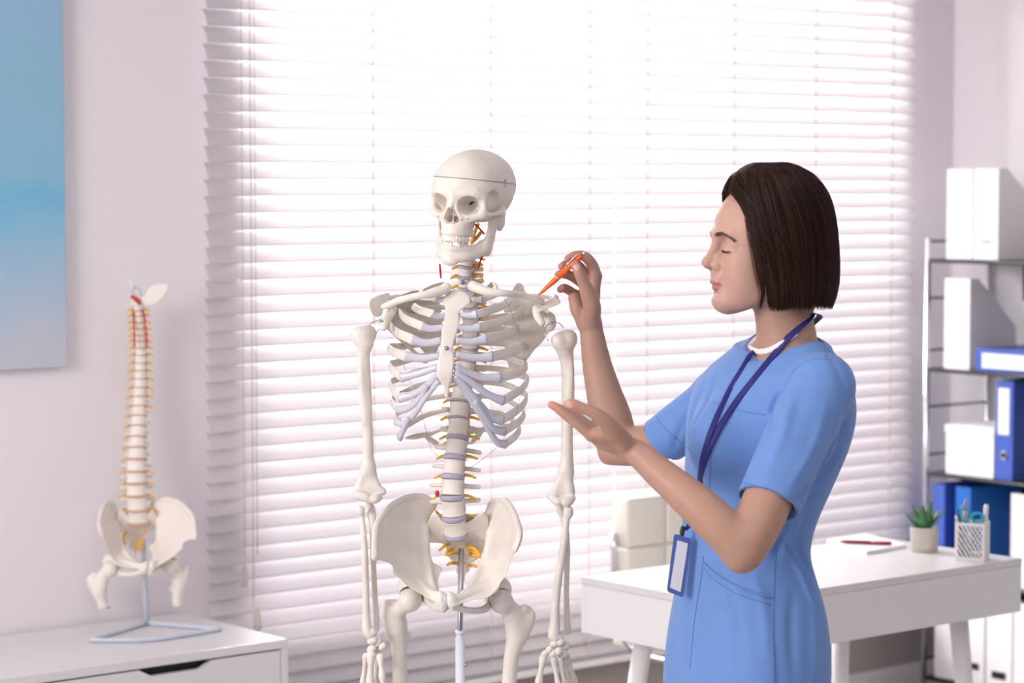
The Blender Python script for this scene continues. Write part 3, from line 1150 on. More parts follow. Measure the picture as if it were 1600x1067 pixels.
def rib(i, s, spec):
    yb, xs, ys, xe, ye, cart = spec
    sp0 = np.array([np.interp(yb, [l[0] for l in LEV], [l[1] for l in LEV]), yb, np.interp(yb, [l[0] for l in LEV], [l[3] for l in LEV])])
    w = [0.0055, 0.006, 0.0065, 0.0072, 0.0072, 0.0068, 0.0065, 0.0065, 0.006, 0.006, 0.005, 0.0045][i]
    w *= 1.2
    t = 0.0027
    start = V(sp0[0] + s * 16, yb - 5, sp0[2] + 0.022)
    cx = 720.0
    if i >= 10:
        mid = V(sp0[0] + (xs - sp0[0]) * 0.55, yb + (ys - yb) * (0.35 if i == 10 else 0.3) + 2, 4.66)
        end = V(xs, ys if s < 0 else ys, 4.60 if i == 10 else 4.63)
        pts = catmull([start, mid, end], 10)
    elif i == 0:
        pts = catmull([start, V(sp0[0] + s * 38, yb - 26, 4.62), V(xs, ys - 14, 4.57), V(xs + s * 2, ys - 4, 4.51), V(xe + s * 8, ye - 2, 4.47), V(xe, ye, 4.455)], 8)
    else:
        half = abs(xs - cx)
        back = V(cx + s * half * 0.60 + 6, yb + (ys - yb) * 0.22 - 4, 4.668 - 0.02 * (i > 7))
        back2 = V(cx + s * half * 0.88 + 3, yb + (ys - yb) * 0.60, 4.63)
        side = V(xs, ys, 4.555)
        fr = V(xs + (xe - xs) * 0.28, ys + (ye - ys) * 0.50, 4.49 if i < 6 else 4.50)
        dend = 4.425 if i < 5 else 4.425 + 0.012 * (i - 4)
        end = V(xe, ye, dend)
        pts = catmull([start, back, back2, side, fr, end], 8)
    ax = np.array([V(718, 500, 4.55)[0], 4.55])
    nr = np.zeros_like(pts)
    nr[:, :2] = pts[:, :2] - ax
    nr[:, 2] = 0.012 if i < 8 else 0.03
    if i < 2:
        nr[:, 2] += 0.09 if i == 0 else 0.04
    nr /= np.linalg.norm(nr, axis=1)[:, None]
    n = len(pts)
    ww = np.interp(np.linspace(0, 1, n), [0, 0.08, 0.3, 0.75, 1], [0.7 * w, 0.75 * w, 0.85 * w, w, 1.12 * w])
    if i >= 10:
        ww = ww * np.interp(np.linspace(0, 1, n), [0, .8, 1], [1, 1, .45])
    v, f = sweep(pts, ww, t, nr, seg=12)
    r = SK.add('rib', v, f, M['bone'])
    if cart:
        ds = [stdep(*rz2(a, b)) for a, b in cart]
        d0 = pts[-1][1]
        m_ = len(cart)
        cp = [pts[-1] + (pts[-1] - V(cart[0][0], cart[0][1], d0)) * 0.06]
        for j, (a, b) in enumerate(cart):
            tt = (j + 1) / m_
            cp.append(V(a, b, d0 + (ds[-1] + 0.002 - d0) * tt))
        cpt = catmull(cp, 7)
        nr2 = np.zeros_like(cpt)
        nr2[:, :2] = cpt[:, :2] - ax
        nr2 /= np.linalg.norm(nr2, axis=1)[:, None]
        n2 = len(cpt)
        wc = np.interp(np.linspace(0, 1, n2), [0, 0.06, 0.3, 1], [w * 1.22, w * 1.12, w * 0.88, w * 0.75])
        v, f = sweep(cpt, wc, wc * 0.72, nr2, seg=12)
        SK.add('rib_cartilage', v, f, M['cartilage'])


for i in range(12):
    rib(i, -1, RL[i])
    rib(i, 1, RR[i])

# ---------------- collar bones
for lst in ([(697, 450, 4.445, 10), (690, 454, 4.44, 9.5), (672, 459, 4.43, 8), (650, 463, 4.43, 6.5), (625, 469, 4.45, 6.2), (606, 477, 4.465, 6.5), (599, 479, 4.47, 5)],
            [(739, 447, 4.445, 10), (746, 450, 4.44, 9.5), (764, 456, 4.43, 8), (790, 458, 4.43, 6.5), (815, 461, 4.455, 6.2), (838, 468, 4.47, 6.5), (846, 471, 4.475, 6)]):
    xs_ = [p[0] for p in lst]
    vv = vol_px(min(xs_) - 14, max(xs_) + 14, 430, 492, 4.40, 4.50, 0.0013)
    vv.chain(pc(lst), 0.006)
    P, F = vv.mesh(2)
    SK.add('clavicle', P, F, M['bone'])

# ---------------- shoulder blades
vv = vol_px(566, 695, 438, 575, 4.42, 4.74, 0.0015)
vv.plate(poly([(607, 478), (622, 464), (646, 457), (670, 464), (680, 475), (686, 505), (684, 535), (676, 566), (668, 572), (656, 560), (640, 540), (622, 520), (606, 510), (603, 495)]),
         depfn([(605, 495, 4.545), (640, 500, 4.66), (682, 490, 4.705), (665, 565, 4.70), (640, 460, 4.60)]), 0.0024, rnd=0.002)
vv.chain(pc([(684, 486, 4.715, 4), (660, 470, 4.705, 5), (632, 464, 4.66, 5.5), (606, 466, 4.60, 6), (588, 470, 4.545, 7)]), 0.006)
vv.plate(poly([(577, 470), (586, 464), (602, 460), (606, 466), (600, 478), (597, 492), (588, 494), (580, 486)]), depfn([(580, 475, 4.50), (600, 480, 4.53)]), 0.0045, k=0.006, rnd=0.003)
vv.chain(pc([(618, 484, 4.56, 6), (612, 490, 4.53, 7), (604, 502, 4.50, 7.5), (599, 512, 4.485, 6.5)]), 0.007)
vv.chain(pc([(606, 492, 4.555, 9), (601, 506, 4.55, 9.5)]), 0.010)
vv.chain(pc([(601, 506, 4.56, 5), (620, 524, 4.60, 4.5), (645, 548, 4.665, 4), (666, 568, 4.70, 4.5)]), 0.006)
P, F = vv.mesh(2)
SK.add('scapula', P, F, M['bone'])
vv = vol_px(775, 890, 435, 595, 4.40, 4.74, 0.0015)
vv.plate(poly([(803, 455), (810, 447), (818, 450), (824, 463), (842, 474), (856, 482), (860, 500), (857, 520), (846, 540), (828, 558), (812, 576), (802, 590), (795, 588), (789, 560), (786, 520), (792, 480)]),
         depfn([(858, 500, 4.54), (825, 510, 4.64), (790, 500, 4.70), (800, 585, 4.69), (812, 450, 4.665)]), 0.0024, rnd=0.002)
vv.chain(pc([(790, 484, 4.71, 4), (812, 470, 4.70, 5), (836, 462, 4.64, 5.5), (858, 463, 4.57, 6), (868, 465, 4.52, 6)]), 0.006)
vv.plate(poly([(840, 478), (855, 469), (867, 464), (876, 471), (873, 475), (855, 481), (845, 484)], 2), depfn([(842, 478, 4.475), (872, 470, 4.50)]), 0.008, k=0.004, rnd=0.003)
vv.chain(pc([(842, 486, 4.475, 7), (837, 482, 4.47, 6), (839, 492, 4.46, 7.5), (846, 504, 4.455, 7)]), 0.007)
vv.chain(pc([(838, 486, 4.475, 7), (848, 490, 4.52, 6)]), 0.006)
vv.ell(V(859, 503, 4.53), (0.0125, 0.012, 0.0185), 0.008)
vv.chain(pc([(856, 515, 4.545, 5), (840, 535, 4.59, 4.5), (820, 562, 4.66, 4), (803, 586, 4.69, 4.5)]), 0.006)
P, F = vv.mesh(2)
SK.add('scapula', P, F, M['bone'])
for pts in ([(577, 508, 4.49), (583, 503, 4.495), (594, 500, 4.50)], [(588, 520, 4.49), (592, 515, 4.50), (598, 511, 4.50)],
            [(862, 504, 4.505), (853, 510, 4.50), (852, 520, 4.49), (857, 533, 4.485)], [(864, 503, 4.505), (874, 505, 4.505), (881, 513, 4.51)]):
    v, f = sweep(catmull([V(*p) for p in pts], 5), 0.0009, seg=6)
    SK.add('wire', v, f, M['steel'])
for p in ((594, 501, 4.49), (861, 504, 4.50)):
    v, f = merge([ico(V(*p), 0.0032, 2), ico(V(p[0] + 3, p[1] + 1, p[2]), 0.0026, 1)])
    SK.add('screw', v, f, M['steel'])
# thin stringing wires down the sides of the cage
for pts in ([(606, 468, 4.46), (622, 500, 4.47), (621, 540, 4.47), (640, 595, 4.46), (660, 650, 4.44), (672, 697, 4.45), (688, 716, 4.54)],
            [(787, 463, 4.44), (800, 490, 4.44), (803, 500, 4.445), (811, 525, 4.45), (820, 560, 4.47), (817, 600, 4.48), (800, 660, 4.47), (775, 700, 4.48), (729, 735, 4.55)]):
    v, f = sweep(catmull([V(*p) for p in pts], 6), 0.0005, seg=5)
    SK.add('wire', v, f, M['steel'])

# ---------------- arms
def arm(px0, px1, up, radn, ulna, hum_extra):
    vv = vol_px(px0, px1, 498, 798, 4.44, 4.60, 0.0015)
    for ch, k in up:
        vv.chain(pc(ch), k)
    for c_, r_, k in hum_extra:
        vv.ell(V(*c_), mm(*r_), k)
    P, F = vv.mesh(2)
    SK.add('humerus', P, F, M['bone'])
    for nm, ch in (('radius', radn), ('ulna', ulna)):
        vv = vol_px(px0, px1, 775, 1005, 4.44, 4.60, 0.0015)
        for c_ in ch:
            vv.chain(pc(c_), 0.007)
        P, F = vv.mesh(2)
        SK.add(nm, P, F, M['bone'])


arm(535, 615,
    [([(570, 536, 4.51, 17), (568, 552, 4.515, 12.5), (569.5, 580, 4.52, 11.5), (572, 620, 4.52, 11), (574.5, 670, 4.52, 10), (575, 705, 4.52, 10.5), (575, 735, 4.52, 11)], 0.010),
     ([(562, 545, 4.51, 3), (564, 590, 4.51, 5.5), (570, 660, 4.515, 5)], 0.008),
     ([(574, 730, 4.52, 9), (562, 755, 4.52, 7), (556, 771, 4.52, 7.5)], 0.012), ([(577, 730, 4.52, 9), (589, 757, 4.52, 6), (598, 768, 4.52, 7)], 0.012),
     ([(558, 773, 4.51, 9.5), (570, 777, 4.505, 8.5), (578, 780, 4.505, 7.5), (587, 779, 4.505, 9), (592, 777, 4.51, 7)], 0.004)],
    [[(563, 796, 4.51, 8.5), (563, 800, 4.51, 8.5), (565, 807, 4.51, 5.5), (569, 850, 4.505, 6.3), (571, 900, 4.50, 6.5), (572, 950, 4.50, 7), (573, 980, 4.50, 9), (577, 990, 4.50, 10), (582, 988, 4.50, 9)]],
    [[(577, 790, 4.525, 8), (580, 800, 4.52, 8.5), (583, 822, 4.52, 7), (583, 860, 4.52, 5.5), (585, 920, 4.52, 5.6), (588, 960, 4.52, 5.6), (588.5, 982, 4.52, 6.2)], [(576, 792, 4.51, 6), (574, 799, 4.50, 4)]],
    [((576, 763, 4.518), (17, 5, 19), 0.008), ((562, 524, 4.51), (17, 17, 17), 0.012), ((577, 521, 4.52), (14, 16, 15), 0.008), ((569, 518, 4.515), (15, 15, 11), 0.008)])
arm(840, 915,
    [([(881, 540, 4.51, 18), (884, 556, 4.515, 13.5), (887, 580, 4.52, 12.3), (887.5, 620, 4.52, 12), (886, 670, 4.52, 11), (886, 705, 4.52, 11.5), (886, 735, 4.52, 12)], 0.010),
     ([(891, 545, 4.51, 3), (892, 590, 4.51, 5.5), (889, 660, 4.515, 5)], 0.008),
     ([(885, 730, 4.52, 9), (890, 760, 4.515, 9), (892, 771, 4.52, 8)], 0.012), ([(882, 735, 4.52, 9), (868, 765, 4.52, 7), (861, 773, 4.52, 8)], 0.012),
     ([(861, 775, 4.52, 8), (870, 783, 4.505, 8), (877, 782, 4.505, 7), (886, 784, 4.505, 9.5), (894, 778, 4.51, 7)], 0.004)],
    [[(888, 798, 4.51, 9.5), (888, 802, 4.51, 9.5), (885, 812, 4.51, 6.5), (881, 850, 4.505, 7.2), (873, 900, 4.50, 7.5), (868, 945, 4.50, 8), (867, 975, 4.50, 10), (866, 993, 4.50, 11.5), (874, 996, 4.50, 8)]],
    [[(874, 790, 4.525, 7), (877, 800, 4.53, 8), (882, 815, 4.53, 7), (886, 860, 4.52, 6), (885, 920, 4.52, 5.2), (886, 960, 4.52, 5.8), (887, 986, 4.52, 7)]],
    [((878, 765, 4.518), (17, 5, 19), 0.008), ((873, 532, 4.50), (15, 15, 15), 0.010), ((890, 529, 4.51), (15, 17, 17), 0.010), ((880, 525, 4.515), (15, 15, 11), 0.008)])


def bone_hand(carp, fingers):
    for c_ in carp:
        vv = Vol(V(*c_[:3]) - 0.014, V(*c_[:3]) + 0.014, 0.0012)
        p = V(*c_[:3])
        vv.ell(p, mm(*(q * 1.12 for q in c_[3])), 0)
        vv.ell(p + np.array((-0.004, -0.001, -0.003)), mm(*(q * 0.6 for q in c_[3])), 0.003)
        vv.ell(p + np.array((0.003, -0.002, 0.003)), mm(*(q * 0.7 for q in c_[3])), 0.004)
        P, F = vv.mesh(1)
        SK.add('carpal', P, F, M['bone'])
    for fi in fingers:
        for j in range(len(fi) - 1):
            a, b = V(*fi[j][:3]), V(*fi[j + 1][:3])
            r = fi[j][3] * 0.00122
            dv = b - a
            a = a + dv * 0.03
            b = b - dv * 0.03
            vv = Vol(np.minimum(a, b) - 0.013, np.maximum(a, b) + 0.013, 0.0013)
            m_ = (a + b) / 2
            vv.chain([(a, r * 1.25), (a + (b - a) * 0.12, r * 1.1), (m_, r * 0.75), (a + (b - a) * 0.88, r * 1.0), (b, r * 1.15)], 0.003)
            P, F = vv.mesh(1)
            SK.add('metacarpal' if j == 0 else 'phalanx', P, F, M['bone'])


bone_hand([(582, 1001, 4.50, (9, 8, 7)), (590, 1004, 4.505, (8, 8, 8)), (598, 1010, 4.49, (6, 6, 6)), (581, 1014, 4.50, (8, 8, 7)), (590, 1015, 4.51, (8, 8, 6))],
          [[(580, 1022, 4.495, 6), (578, 1066, 4.49, 5), (577, 1100, 4.48, 4.5), (577, 1122, 4.475, 4), (577, 1138, 4.47, 3)],
           [(572, 1024, 4.51, 4.5), (567, 1066, 4.52, 4.3), (565, 1102, 4.52, 4.3), (565, 1126, 4.52, 3.6), (565, 1142, 4.52, 3)],
           [(592, 1022, 4.53, 4.5), (590, 1066, 4.54, 4.3), (589, 1100, 4.54, 4), (589, 1122, 4.54, 3.5)],
           [(590, 1024, 4.52, 4.5), (584, 1068, 4.53, 4.3), (583, 1104, 4.53, 4), (583, 1126, 4.53, 3.5)],
           [(594, 1026, 4.48, 5), (597, 1056, 4.465, 4.6), (601, 1082, 4.46, 4.2), (603, 1100, 4.46, 3.5)]])
bone_hand([(866, 1006, 4.50, (7, 8, 7)), (875, 1003, 4.50, (8, 8, 7)), (884, 1009, 4.51, (7, 8, 8)), (858, 1016, 4.49, (6, 7, 6)), (864, 1021, 4.49, (7, 7, 7)), (872, 1018, 4.49, (7, 8, 7)), (880, 1022, 4.50, (7, 8, 7)), (851, 1022, 4.49, (6, 6, 6))],
          [[(849, 1029, 4.485, 5.4), (842, 1064, 4.475, 4.8), (836, 1092, 4.47, 4.4), (831, 1112, 4.465, 3.6)],
           [(865, 1030, 4.49, 4.8), (873, 1074, 4.485, 4.4), (877, 1108, 4.48, 4), (879, 1130, 4.475, 3.5), (880, 1146, 4.47, 3)],
           [(874, 1030, 4.495, 4.8), (884, 1076, 4.495, 4.4), (889, 1112, 4.49, 4), (892, 1136, 4.485, 3.5), (893, 1152, 4.48, 3)],
           [(881, 1030, 4.505, 4.4), (892, 1072, 4.51, 4.2), (898, 1106, 4.51, 3.8), (901, 1128, 4.51, 3.3)],
           [(886, 1024, 4.515, 4.2), (898, 1062, 4.525, 4), (905, 1092, 4.53, 3.5), (909, 1110, 4.53, 3)]])

# ---------------- pelvis
def c3(x, y):
    return (540 + x / 2.758, 680 + y / 2.758)


Lp = [(130, 430), (136, 370), (160, 335), (190, 311), (225, 293), (262, 284), (300, 287), (330, 291), (362, 306), (380, 328), (378, 350), (352, 385), (336, 425), (335, 460), (345, 492), (342, 530),
      (368, 568), (412, 592), (402, 618), (395, 645), (404, 690), (370, 690), (330, 672), (290, 650), (262, 632), (235, 605), (208, 582), (204, 556), (180, 535), (150, 520), (130, 512), (127, 470)]
vv = vol_px(578, 712, 775, 970, 4.40, 4.66, 0.0015)
ldep = depfn([c3(130, 430) + (4.46,), c3(150, 505) + (4.455,), c3(200, 420) + (4.53,), c3(270, 400) + (4.565,), c3(370, 340) + (4.60,), c3(345, 480) + (4.575,), c3(260, 290) + (4.575,),
              c3(260, 580) + (4.50,), c3(380, 600) + (4.55,), c3(395, 680) + (4.47,)])
vv.plate(poly([c3(*p) for p in Lp], 3), ldep, 0.0042, rnd=0.0035)
def crest(vv, pts, dep, r, k=0.006):
    ch = []
    for x, y in pts:
        a, b = c3(x, y)
        rr, zz = rz2(a, b)
        ch.append((np.array((rr, float(dep(rr, zz)), zz)), r))
    vv.chain(ch, k)


crest(vv, [(133, 505), (131, 430), (140, 372), (190, 315), (258, 288), (330, 295), (372, 328)], ldep, 0.0062)
crest(vv, [(340, 430), (342, 500), (350, 560), (372, 640), (400, 690)], ldep, 0.0065, 0.01)
vv.chain(pc([c3(325, 655) + (4.50, 10), c3(370, 682) + (4.475, 7.5), c3(410, 696) + (4.455, 8)]), 0.008)
vv.chain(pc([c3(408, 694) + (4.455, 9), c3(416, 720) + (4.452, 9), c3(422, 742) + (4.455, 7.5)]), 0.008)
vv.chain(pc([c3(418, 746) + (4.458, 6.5), c3(392, 742) + (4.48, 7), c3(365, 722) + (4.51, 8), c3(350, 700) + (4.54, 10), c3(335, 660) + (4.56, 12)]), 0.008)
vv.ell(V(*c3(290, 655), 4.545), mm(30, 26, 28), 0.012)
vv.ell(V(641, 935, 4.525), mm(23, 23, 23), 0.003, 'sub')
P, F = vv.mesh(2)
hipL = SK.add('hip_bone', P, F, M['bone'])
vv = vol_px(696, 822, 775, 970, 4.40, 4.66, 0.0015)
Rp = [(606, 372), (612, 345), (628, 318), (650, 302), (682, 298), (704, 310), (722, 334), (742, 372), (752, 404), (746, 450), (728, 492), (712, 530), (704, 560), (695, 592), (672, 625), (655, 655), (625, 680),
      (590, 692), (555, 692), (500, 704), (470, 708), (462, 700), (500, 676), (542, 645), (575, 600), (592, 555), (610, 505), (619, 455), (617, 415)]
rdep = depfn([c3(612, 360) + (4.60,), c3(618, 450) + (4.575,), c3(680, 300) + (4.575,), c3(700, 400) + (4.535,), c3(748, 404) + (4.47,), c3(735, 470) + (4.455,), c3(700, 560) + (4.475,),
              c3(600, 560) + (4.56,), c3(640, 640) + (4.50,), c3(560, 680) + (4.47,), c3(480, 705) + (4.45,)])
vv.plate(poly([c3(*p) for p in Rp], 3), rdep, 0.0045, rnd=0.0035)
crest(vv, [(612, 365), (630, 322), (662, 302), (690, 304), (722, 340), (748, 400), (744, 440), (730, 475)], rdep, 0.0065)
crest(vv, [(618, 440), (608, 510), (588, 570), (550, 640), (505, 680), (470, 706)], rdep, 0.006, 0.010)
vv.chain(pc([c3(448, 690) + (4.452, 8), c3(452, 715) + (4.45, 9), c3(458, 738) + (4.452, 7)]), 0.008)
vv.chain(pc([c3(462, 706) + (4.45, 7), c3(520, 692) + (4.465, 7), c3(580, 676) + (4.49, 10), c3(630, 660) + (4.52, 14)]), 0.008)
vv.chain(pc([c3(462, 738) + (4.453, 6.5), c3(505, 750) + (4.465, 6.5), c3(560, 756) + (4.485, 6.5), c3(600, 746) + (4.51, 8), c3(618, 720) + (4.54, 9), c3(625, 690) + (4.55, 10)]), 0.006)
vv.ell(V(*c3(655, 665), 4.555), mm(27, 26, 27), 0.012)
vv.ell(V(783, 939, 4.53), mm(23, 23, 23), 0.003, 'sub')
P, F = vv.mesh(2)
hipR = SK.add('hip_bone', P, F, M['bone'])
v, f = sweep([V(*c3(432, 684), 4.452), V(*c3(433, 712), 4.449), V(*c3(436, 745), 4.453)], [0.005, 0.006, 0.005], 0.007, (0, 1, 0), seg=12)
SK.add('pubic_cartilage', v, f, M['cartilage'])
# sacrum and tail bone
vv = vol_px(658, 770, 795, 930, 4.50, 4.70, 0.0015)
sdep = depfn([c3(475, 440) + (4.575,), c3(475, 500) + (4.61,), c3(480, 580) + (4.635,), c3(495, 660) + (4.60,), c3(350, 430) + (4.59,), c3(605, 420) + (4.59,)])
Sp = [(384, 352), (352, 388), (336, 430), (338, 470), (352, 496), (385, 500), (420, 508), (428, 545), (438, 575), (462, 592), (472, 615), (468, 632), (485, 640), (488, 665), (496, 674), (508, 664), (512, 636),
      (532, 624), (522, 600), (548, 586), (572, 565), (592, 535), (604, 500), (616, 460), (618, 415), (608, 374), (590, 352), (560, 372), (530, 392), (470, 408), (415, 390)]
vv.plate(poly([c3(*p) for p in Sp], 2), sdep, 0.0065, rnd=0.005)
vv.chain(pc([c3(375, 372) + (4.60, 11), c3(360, 430) + (4.60, 10)]), 0.01)
vv.chain(pc([c3(585, 372) + (4.60, 11), c3(600, 430) + (4.60, 10)]), 0.01)
vv.ell(V(*c3(474, 425), 4.59), mm(23, 17, 10), 0.010)
vv.chain(pc([c3(540, 372) + (4.60, 8), c3(585, 352) + (4.60, 6.5)]), 0.01)
for hy, hw in ((490, 50), (520, 44), (550, 38), (572, 26)):
    for s in (-1, 1):
        vv.cone(V(*c3(478 + s * hw, hy), 4.60), V(*c3(478 + s * hw, hy), float(sdep(*rz2(*c3(478 + s * hw, hy)))) - 0.004), 0.0028, 0.0028, 0.002, 'sub')
P, F = vv.mesh(2)
sacrum = SK.add('sacrum', P, F, M['bone'])
for (x0, y0, x1, y1, x2, y2) in ((445, 470, 425, 478, 402, 498), (462, 490, 440, 498, 432, 515), (486, 508, 458, 508, 432, 518), (484, 552, 455, 550, 436, 560),
                                 (520, 478, 555, 490, 588, 526), (530, 500, 560, 505, 590, 525), (535, 515, 555, 518, 580, 524), (528, 562, 548, 560, 572, 568), (540, 380, 560, 378, 580, 374), (420, 380, 412, 372, 404, 366), (400, 340, 392, 332, 388, 326)):
    v, f = sweep(catmull([V(*c3(x0, y0), 4.60), V(*c3(x1, y1), 4.585), V(*c3(x2, y2), 4.58)], 5), [0.0034, 0.0034, 0.0024], seg=8)
    SK.add('nerve', v, f, M['nerve'])

# ---------------- thigh bones, then the lower legs below the frame
def femur(xs, head, chains, x0, x1):
    vv = vol_px(x0, x1, 910, 1085, 4.46, 4.62, 0.0015)
    vv.ell(V(*head), mm(22.5, 22.5, 22.5), 0)
    for ch, k in chains:
        vv.chain(pc(ch), k)
    return vv


vv = femur(0, (641, 937, 4.525), [([(640, 940, 4.53, 17), (627, 950, 4.54, 15.5), (615, 962, 4.55, 18)], 0.008), ([(604, 945, 4.55, 8.5), (602, 955, 4.55, 10), (610, 968, 4.55, 14), (618, 985, 4.55, 18)], 0.010),
                                 ([(616, 940, 4.555, 6), (604, 943, 4.555, 8)], 0.008),
                                 ([(620, 975, 4.55, 20), (623, 1000, 4.55, 16.5), (624, 1025, 4.55, 14.5), (625, 1055, 4.55, 14), (627, 1100, 4.55, 15)], 0.010), ([(634, 992, 4.565, 10), (628, 996, 4.56, 10)], 0.008)], 590, 665)
vv.ell(V(610, 940, 4.545), mm(5, 5, 6), 0.004, 'sub')
P, F = vv.mesh(2)
femL = SK.add('femur', P, F, M['bone'])
vv = femur(0, (783, 939, 4.53), [([(786, 944, 4.53, 17), (800, 953, 4.54, 16), (814, 966, 4.55, 17)], 0.008), ([(824, 953, 4.55, 9), (829, 962, 4.55, 10), (822, 978, 4.55, 13), (812, 995, 4.55, 15)], 0.010),
                                 ([(800, 965, 4.54, 17), (806, 985, 4.545, 19), (804, 1005, 4.55, 16.5), (799, 1030, 4.55, 14.7), (796, 1060, 4.55, 14), (793, 1100, 4.55, 15)], 0.010),
                                 ([(821, 952, 4.54, 5.5), (819, 948, 4.54, 6)], 0.006)], 755, 845)
vv.ell(V(824, 962, 4.528), mm(4, 4, 9), 0.004, 'sub')
P, F = vv.mesh(2)
femR = SK.add('femur', P, F, M['bone'])
for s, x in ((-1, 627), (1, 793)):
    xk = 640 if s < 0 else 778
    a = V(x, 1083, 4.55)
    kn = np.array((V(xk, 1083, 4.55)[0], 4.55, 0.50))
    v, f = sweep(catmull([a, (a + kn) / 2, kn + (0, 0, 0.06), kn], 6), [0.0142, 0.0142, 0.017, 0.030, 0.034, 0.024], [0.0142, 0.0142, 0.018, 0.028, 0.024], (0, 1, 0), seg=16)
    SK.add('femur_shaft', v, f, M['bone'])
    tt = kn + (0, 0, -0.035)
    an = np.array((kn[0] + s * 0.005, 4.56, 0.14))
    v, f = sweep(catmull([tt, tt + (0, 0, -0.05), (tt + an) / 2, an + (0, 0, 0.04), an], 6), [0.034, 0.028, 0.013, 0.012, 0.012, 0.020], [0.026, 0.022, 0.014, 0.012, 0.018], (0, 1, 0), seg=16)
    SK.add('tibia', v, f, M['bone'])
    v, f = sweep(catmull([tt + (s * 0.035, 0.01, -0.03), (tt + an) / 2 + (s * 0.034, 0.01, 0), an + (s * 0.026, 0.008, -0.015)], 8), [0.009, 0.006, 0.0055, 0.006, 0.010], seg=10)
    SK.add('fibula', v, f, M['bone'])
    vv = Vol(an + (-0.06, -0.20, -0.11), an + (0.06, 0.07, 0.0), 0.003)
    vv.ell(an + (0, 0.0, -0.025), (0.022, 0.030, 0.016), 0)
    vv.ell(an + (0, 0.030, -0.055), (0.019, 0.034, 0.022), 0.01)
    vv.ell(an + (0, -0.04, -0.045), (0.026, 0.028, 0.017), 0.01)
    for j in range(5):
        q = (j - 2) * 0.0135
        vv.chain([(an + (q * 0.7, -0.055, -0.05), 0.007), (an + (q, -0.12, -0.070), 0.0055), (an + (q * 1.1, -0.165 + abs(j - 1) * 0.006, -0.078), 0.006)], 0.003)
    P, F = vv.mesh(1)
    SK.add('foot', P, F, M['bone'])

# ---------------- the stand
pt = V(720.5, 857, 4.575)
pb = V(719, 985, 4.565)
bx = SK.b
v, f = sweep([pt, pb, (pb[0], 4.565, 0.55)], 0.0053, seg=14)
SK.add('steel_rod', v, f, M['steel'])
v, f = merge([lathe([(0.0093, 0.10), (0.0093, pb[2] - 0.006 - 0.008), (0.0075, pb[2] - 0.006 - 0.008), (0.0075, pb[2] - 0.006), (0.0095, pb[2] - 0.006), (0.0095, pb[2]), (0.0055, pb[2])], (pb[0], 4.565, 0), 20)])
SK.add('pole', v, f, M['pole_white'])
kb = V(727.5, 1039, 4.56)
v, f = merge([ico(kb, 0.0035, 2), sweep([kb, kb + (-0.008, 0.004, 0)], 0.0015, seg=8)])
SK.add('knob', v, f, M['steel'])
v, f = lathe([(0.001, 0.13), (0.022, 0.13), (0.03, 0.10), (0.03, 0.075), (0.001, 0.075)], (pb[0], 4.565, 0), 20)
SK.add('base_hub', v, f, M['pole_white'])
for j in range(5):
    a = 2 * math.pi * j / 5 + 0.3
    e = np.array((math.cos(a), math.sin(a), 0))
    c0 = np.array((pb[0], 4.565, 0.095))
    v, f = sweep([c0 + e * 0.025, c0 + e * 0.28 + (0, 0, -0.025)], [0.016, 0.012], [0.012, 0.009], (0, 0, 1), seg=12)
    lg = SK.add('leg', v, f, M['pole_white'])
    v, f = lathe([(0.001, -0.009), (0.022, -0.009), (0.025, -0.005), (0.025, 0.005), (0.022, 0.009), (0.001, 0.009)], seg=20)
    w_ = np.stack([v[:, 0], v[:, 2], v[:, 1]], 1) + c0 + e * 0.27 + (0, 0, -0.070)
    SK.add('castor', w_, f, M['black'], lg)
# ================================================================ the woman
WB = (V(1180, 990, 4.17)[0], 4.17, 0.0)
WM = View('person', WB)
tag(WM.root, 'woman with a dark brown bob in a blue scrub top, pointing with a pen', 'person')

HY = math.radians(15)
Fh = np.array((-math.cos(HY), -math.sin(HY), 0.0))
Lh = np.array((math.sin(HY), -math.cos(HY), 0.0))
Uh = np.array((0.0, 0, 1.0))
OH = V(1205, 385, 4.12)
BH = np.stack([Fh, Lh, Uh])


def h(f, l, u):
    return OH + (Fh * f + Lh * l + Uh * u) * 0.001


def rotF(deg):
    """head axes pitched about the left axis"""
    a = math.radians(deg)
    return np.stack([Fh * math.cos(a) + Uh * math.sin(a), Lh, Uh * math.cos(a) - Fh * math.sin(a)])


# ---------------- head and neck volume (1.6 mm)
hv = Vol(OH + np.array((-0.15, -0.115, -0.20)), OH + np.array((0.135, 0.125, 0.14)), 0.0016)
hv.ell(h(-4, 0, 36), mm(96, 72, 84), 0, R=BH)
hv.ell(h(42, 0, 22), mm(56, 62, 62), 0.02, R=BH)            # forehead
hv.ell(h(50, 0, -28), mm(46, 54, 62), 0.02, R=BH)           # face
hv.ell(h(64, 0, -62), mm(34, 36, 42), 0.02, R=BH)           # muzzle
for s in (-1, 1):
    hv.chain([(h(6, 58 * s, -30), 0.014), (h(14, 54 * s, -62), 0.014), (h(44, 38 * s, -86), 0.013), (h(80, 12 * s, -96), 0.0125)], 0.022)
    hv.ell(h(64, 35 * s, -28), mm(27, 24, 24), 0.018, R=BH)  # cheeks
    hv.ell(h(56, 40 * s, -56), mm(28, 20, 30), 0.018, R=BH)
hv.ell(h(84, 0, -94), mm(18, 19, 14), 0.016, R=BH)          # chin
hv.ell(h(92, 0, -87), mm(11, 14, 12), 0.010, R=BH)
hv.ell(h(60, 0, -78), mm(30, 34, 26), 0.02, R=BH)
hv.chain([(h(84, -30, 22), 0.010), (h(92, -12, 22), 0.011), (h(92, 12, 22), 0.011), (h(84, 30, 22), 0.010)], 0.014)
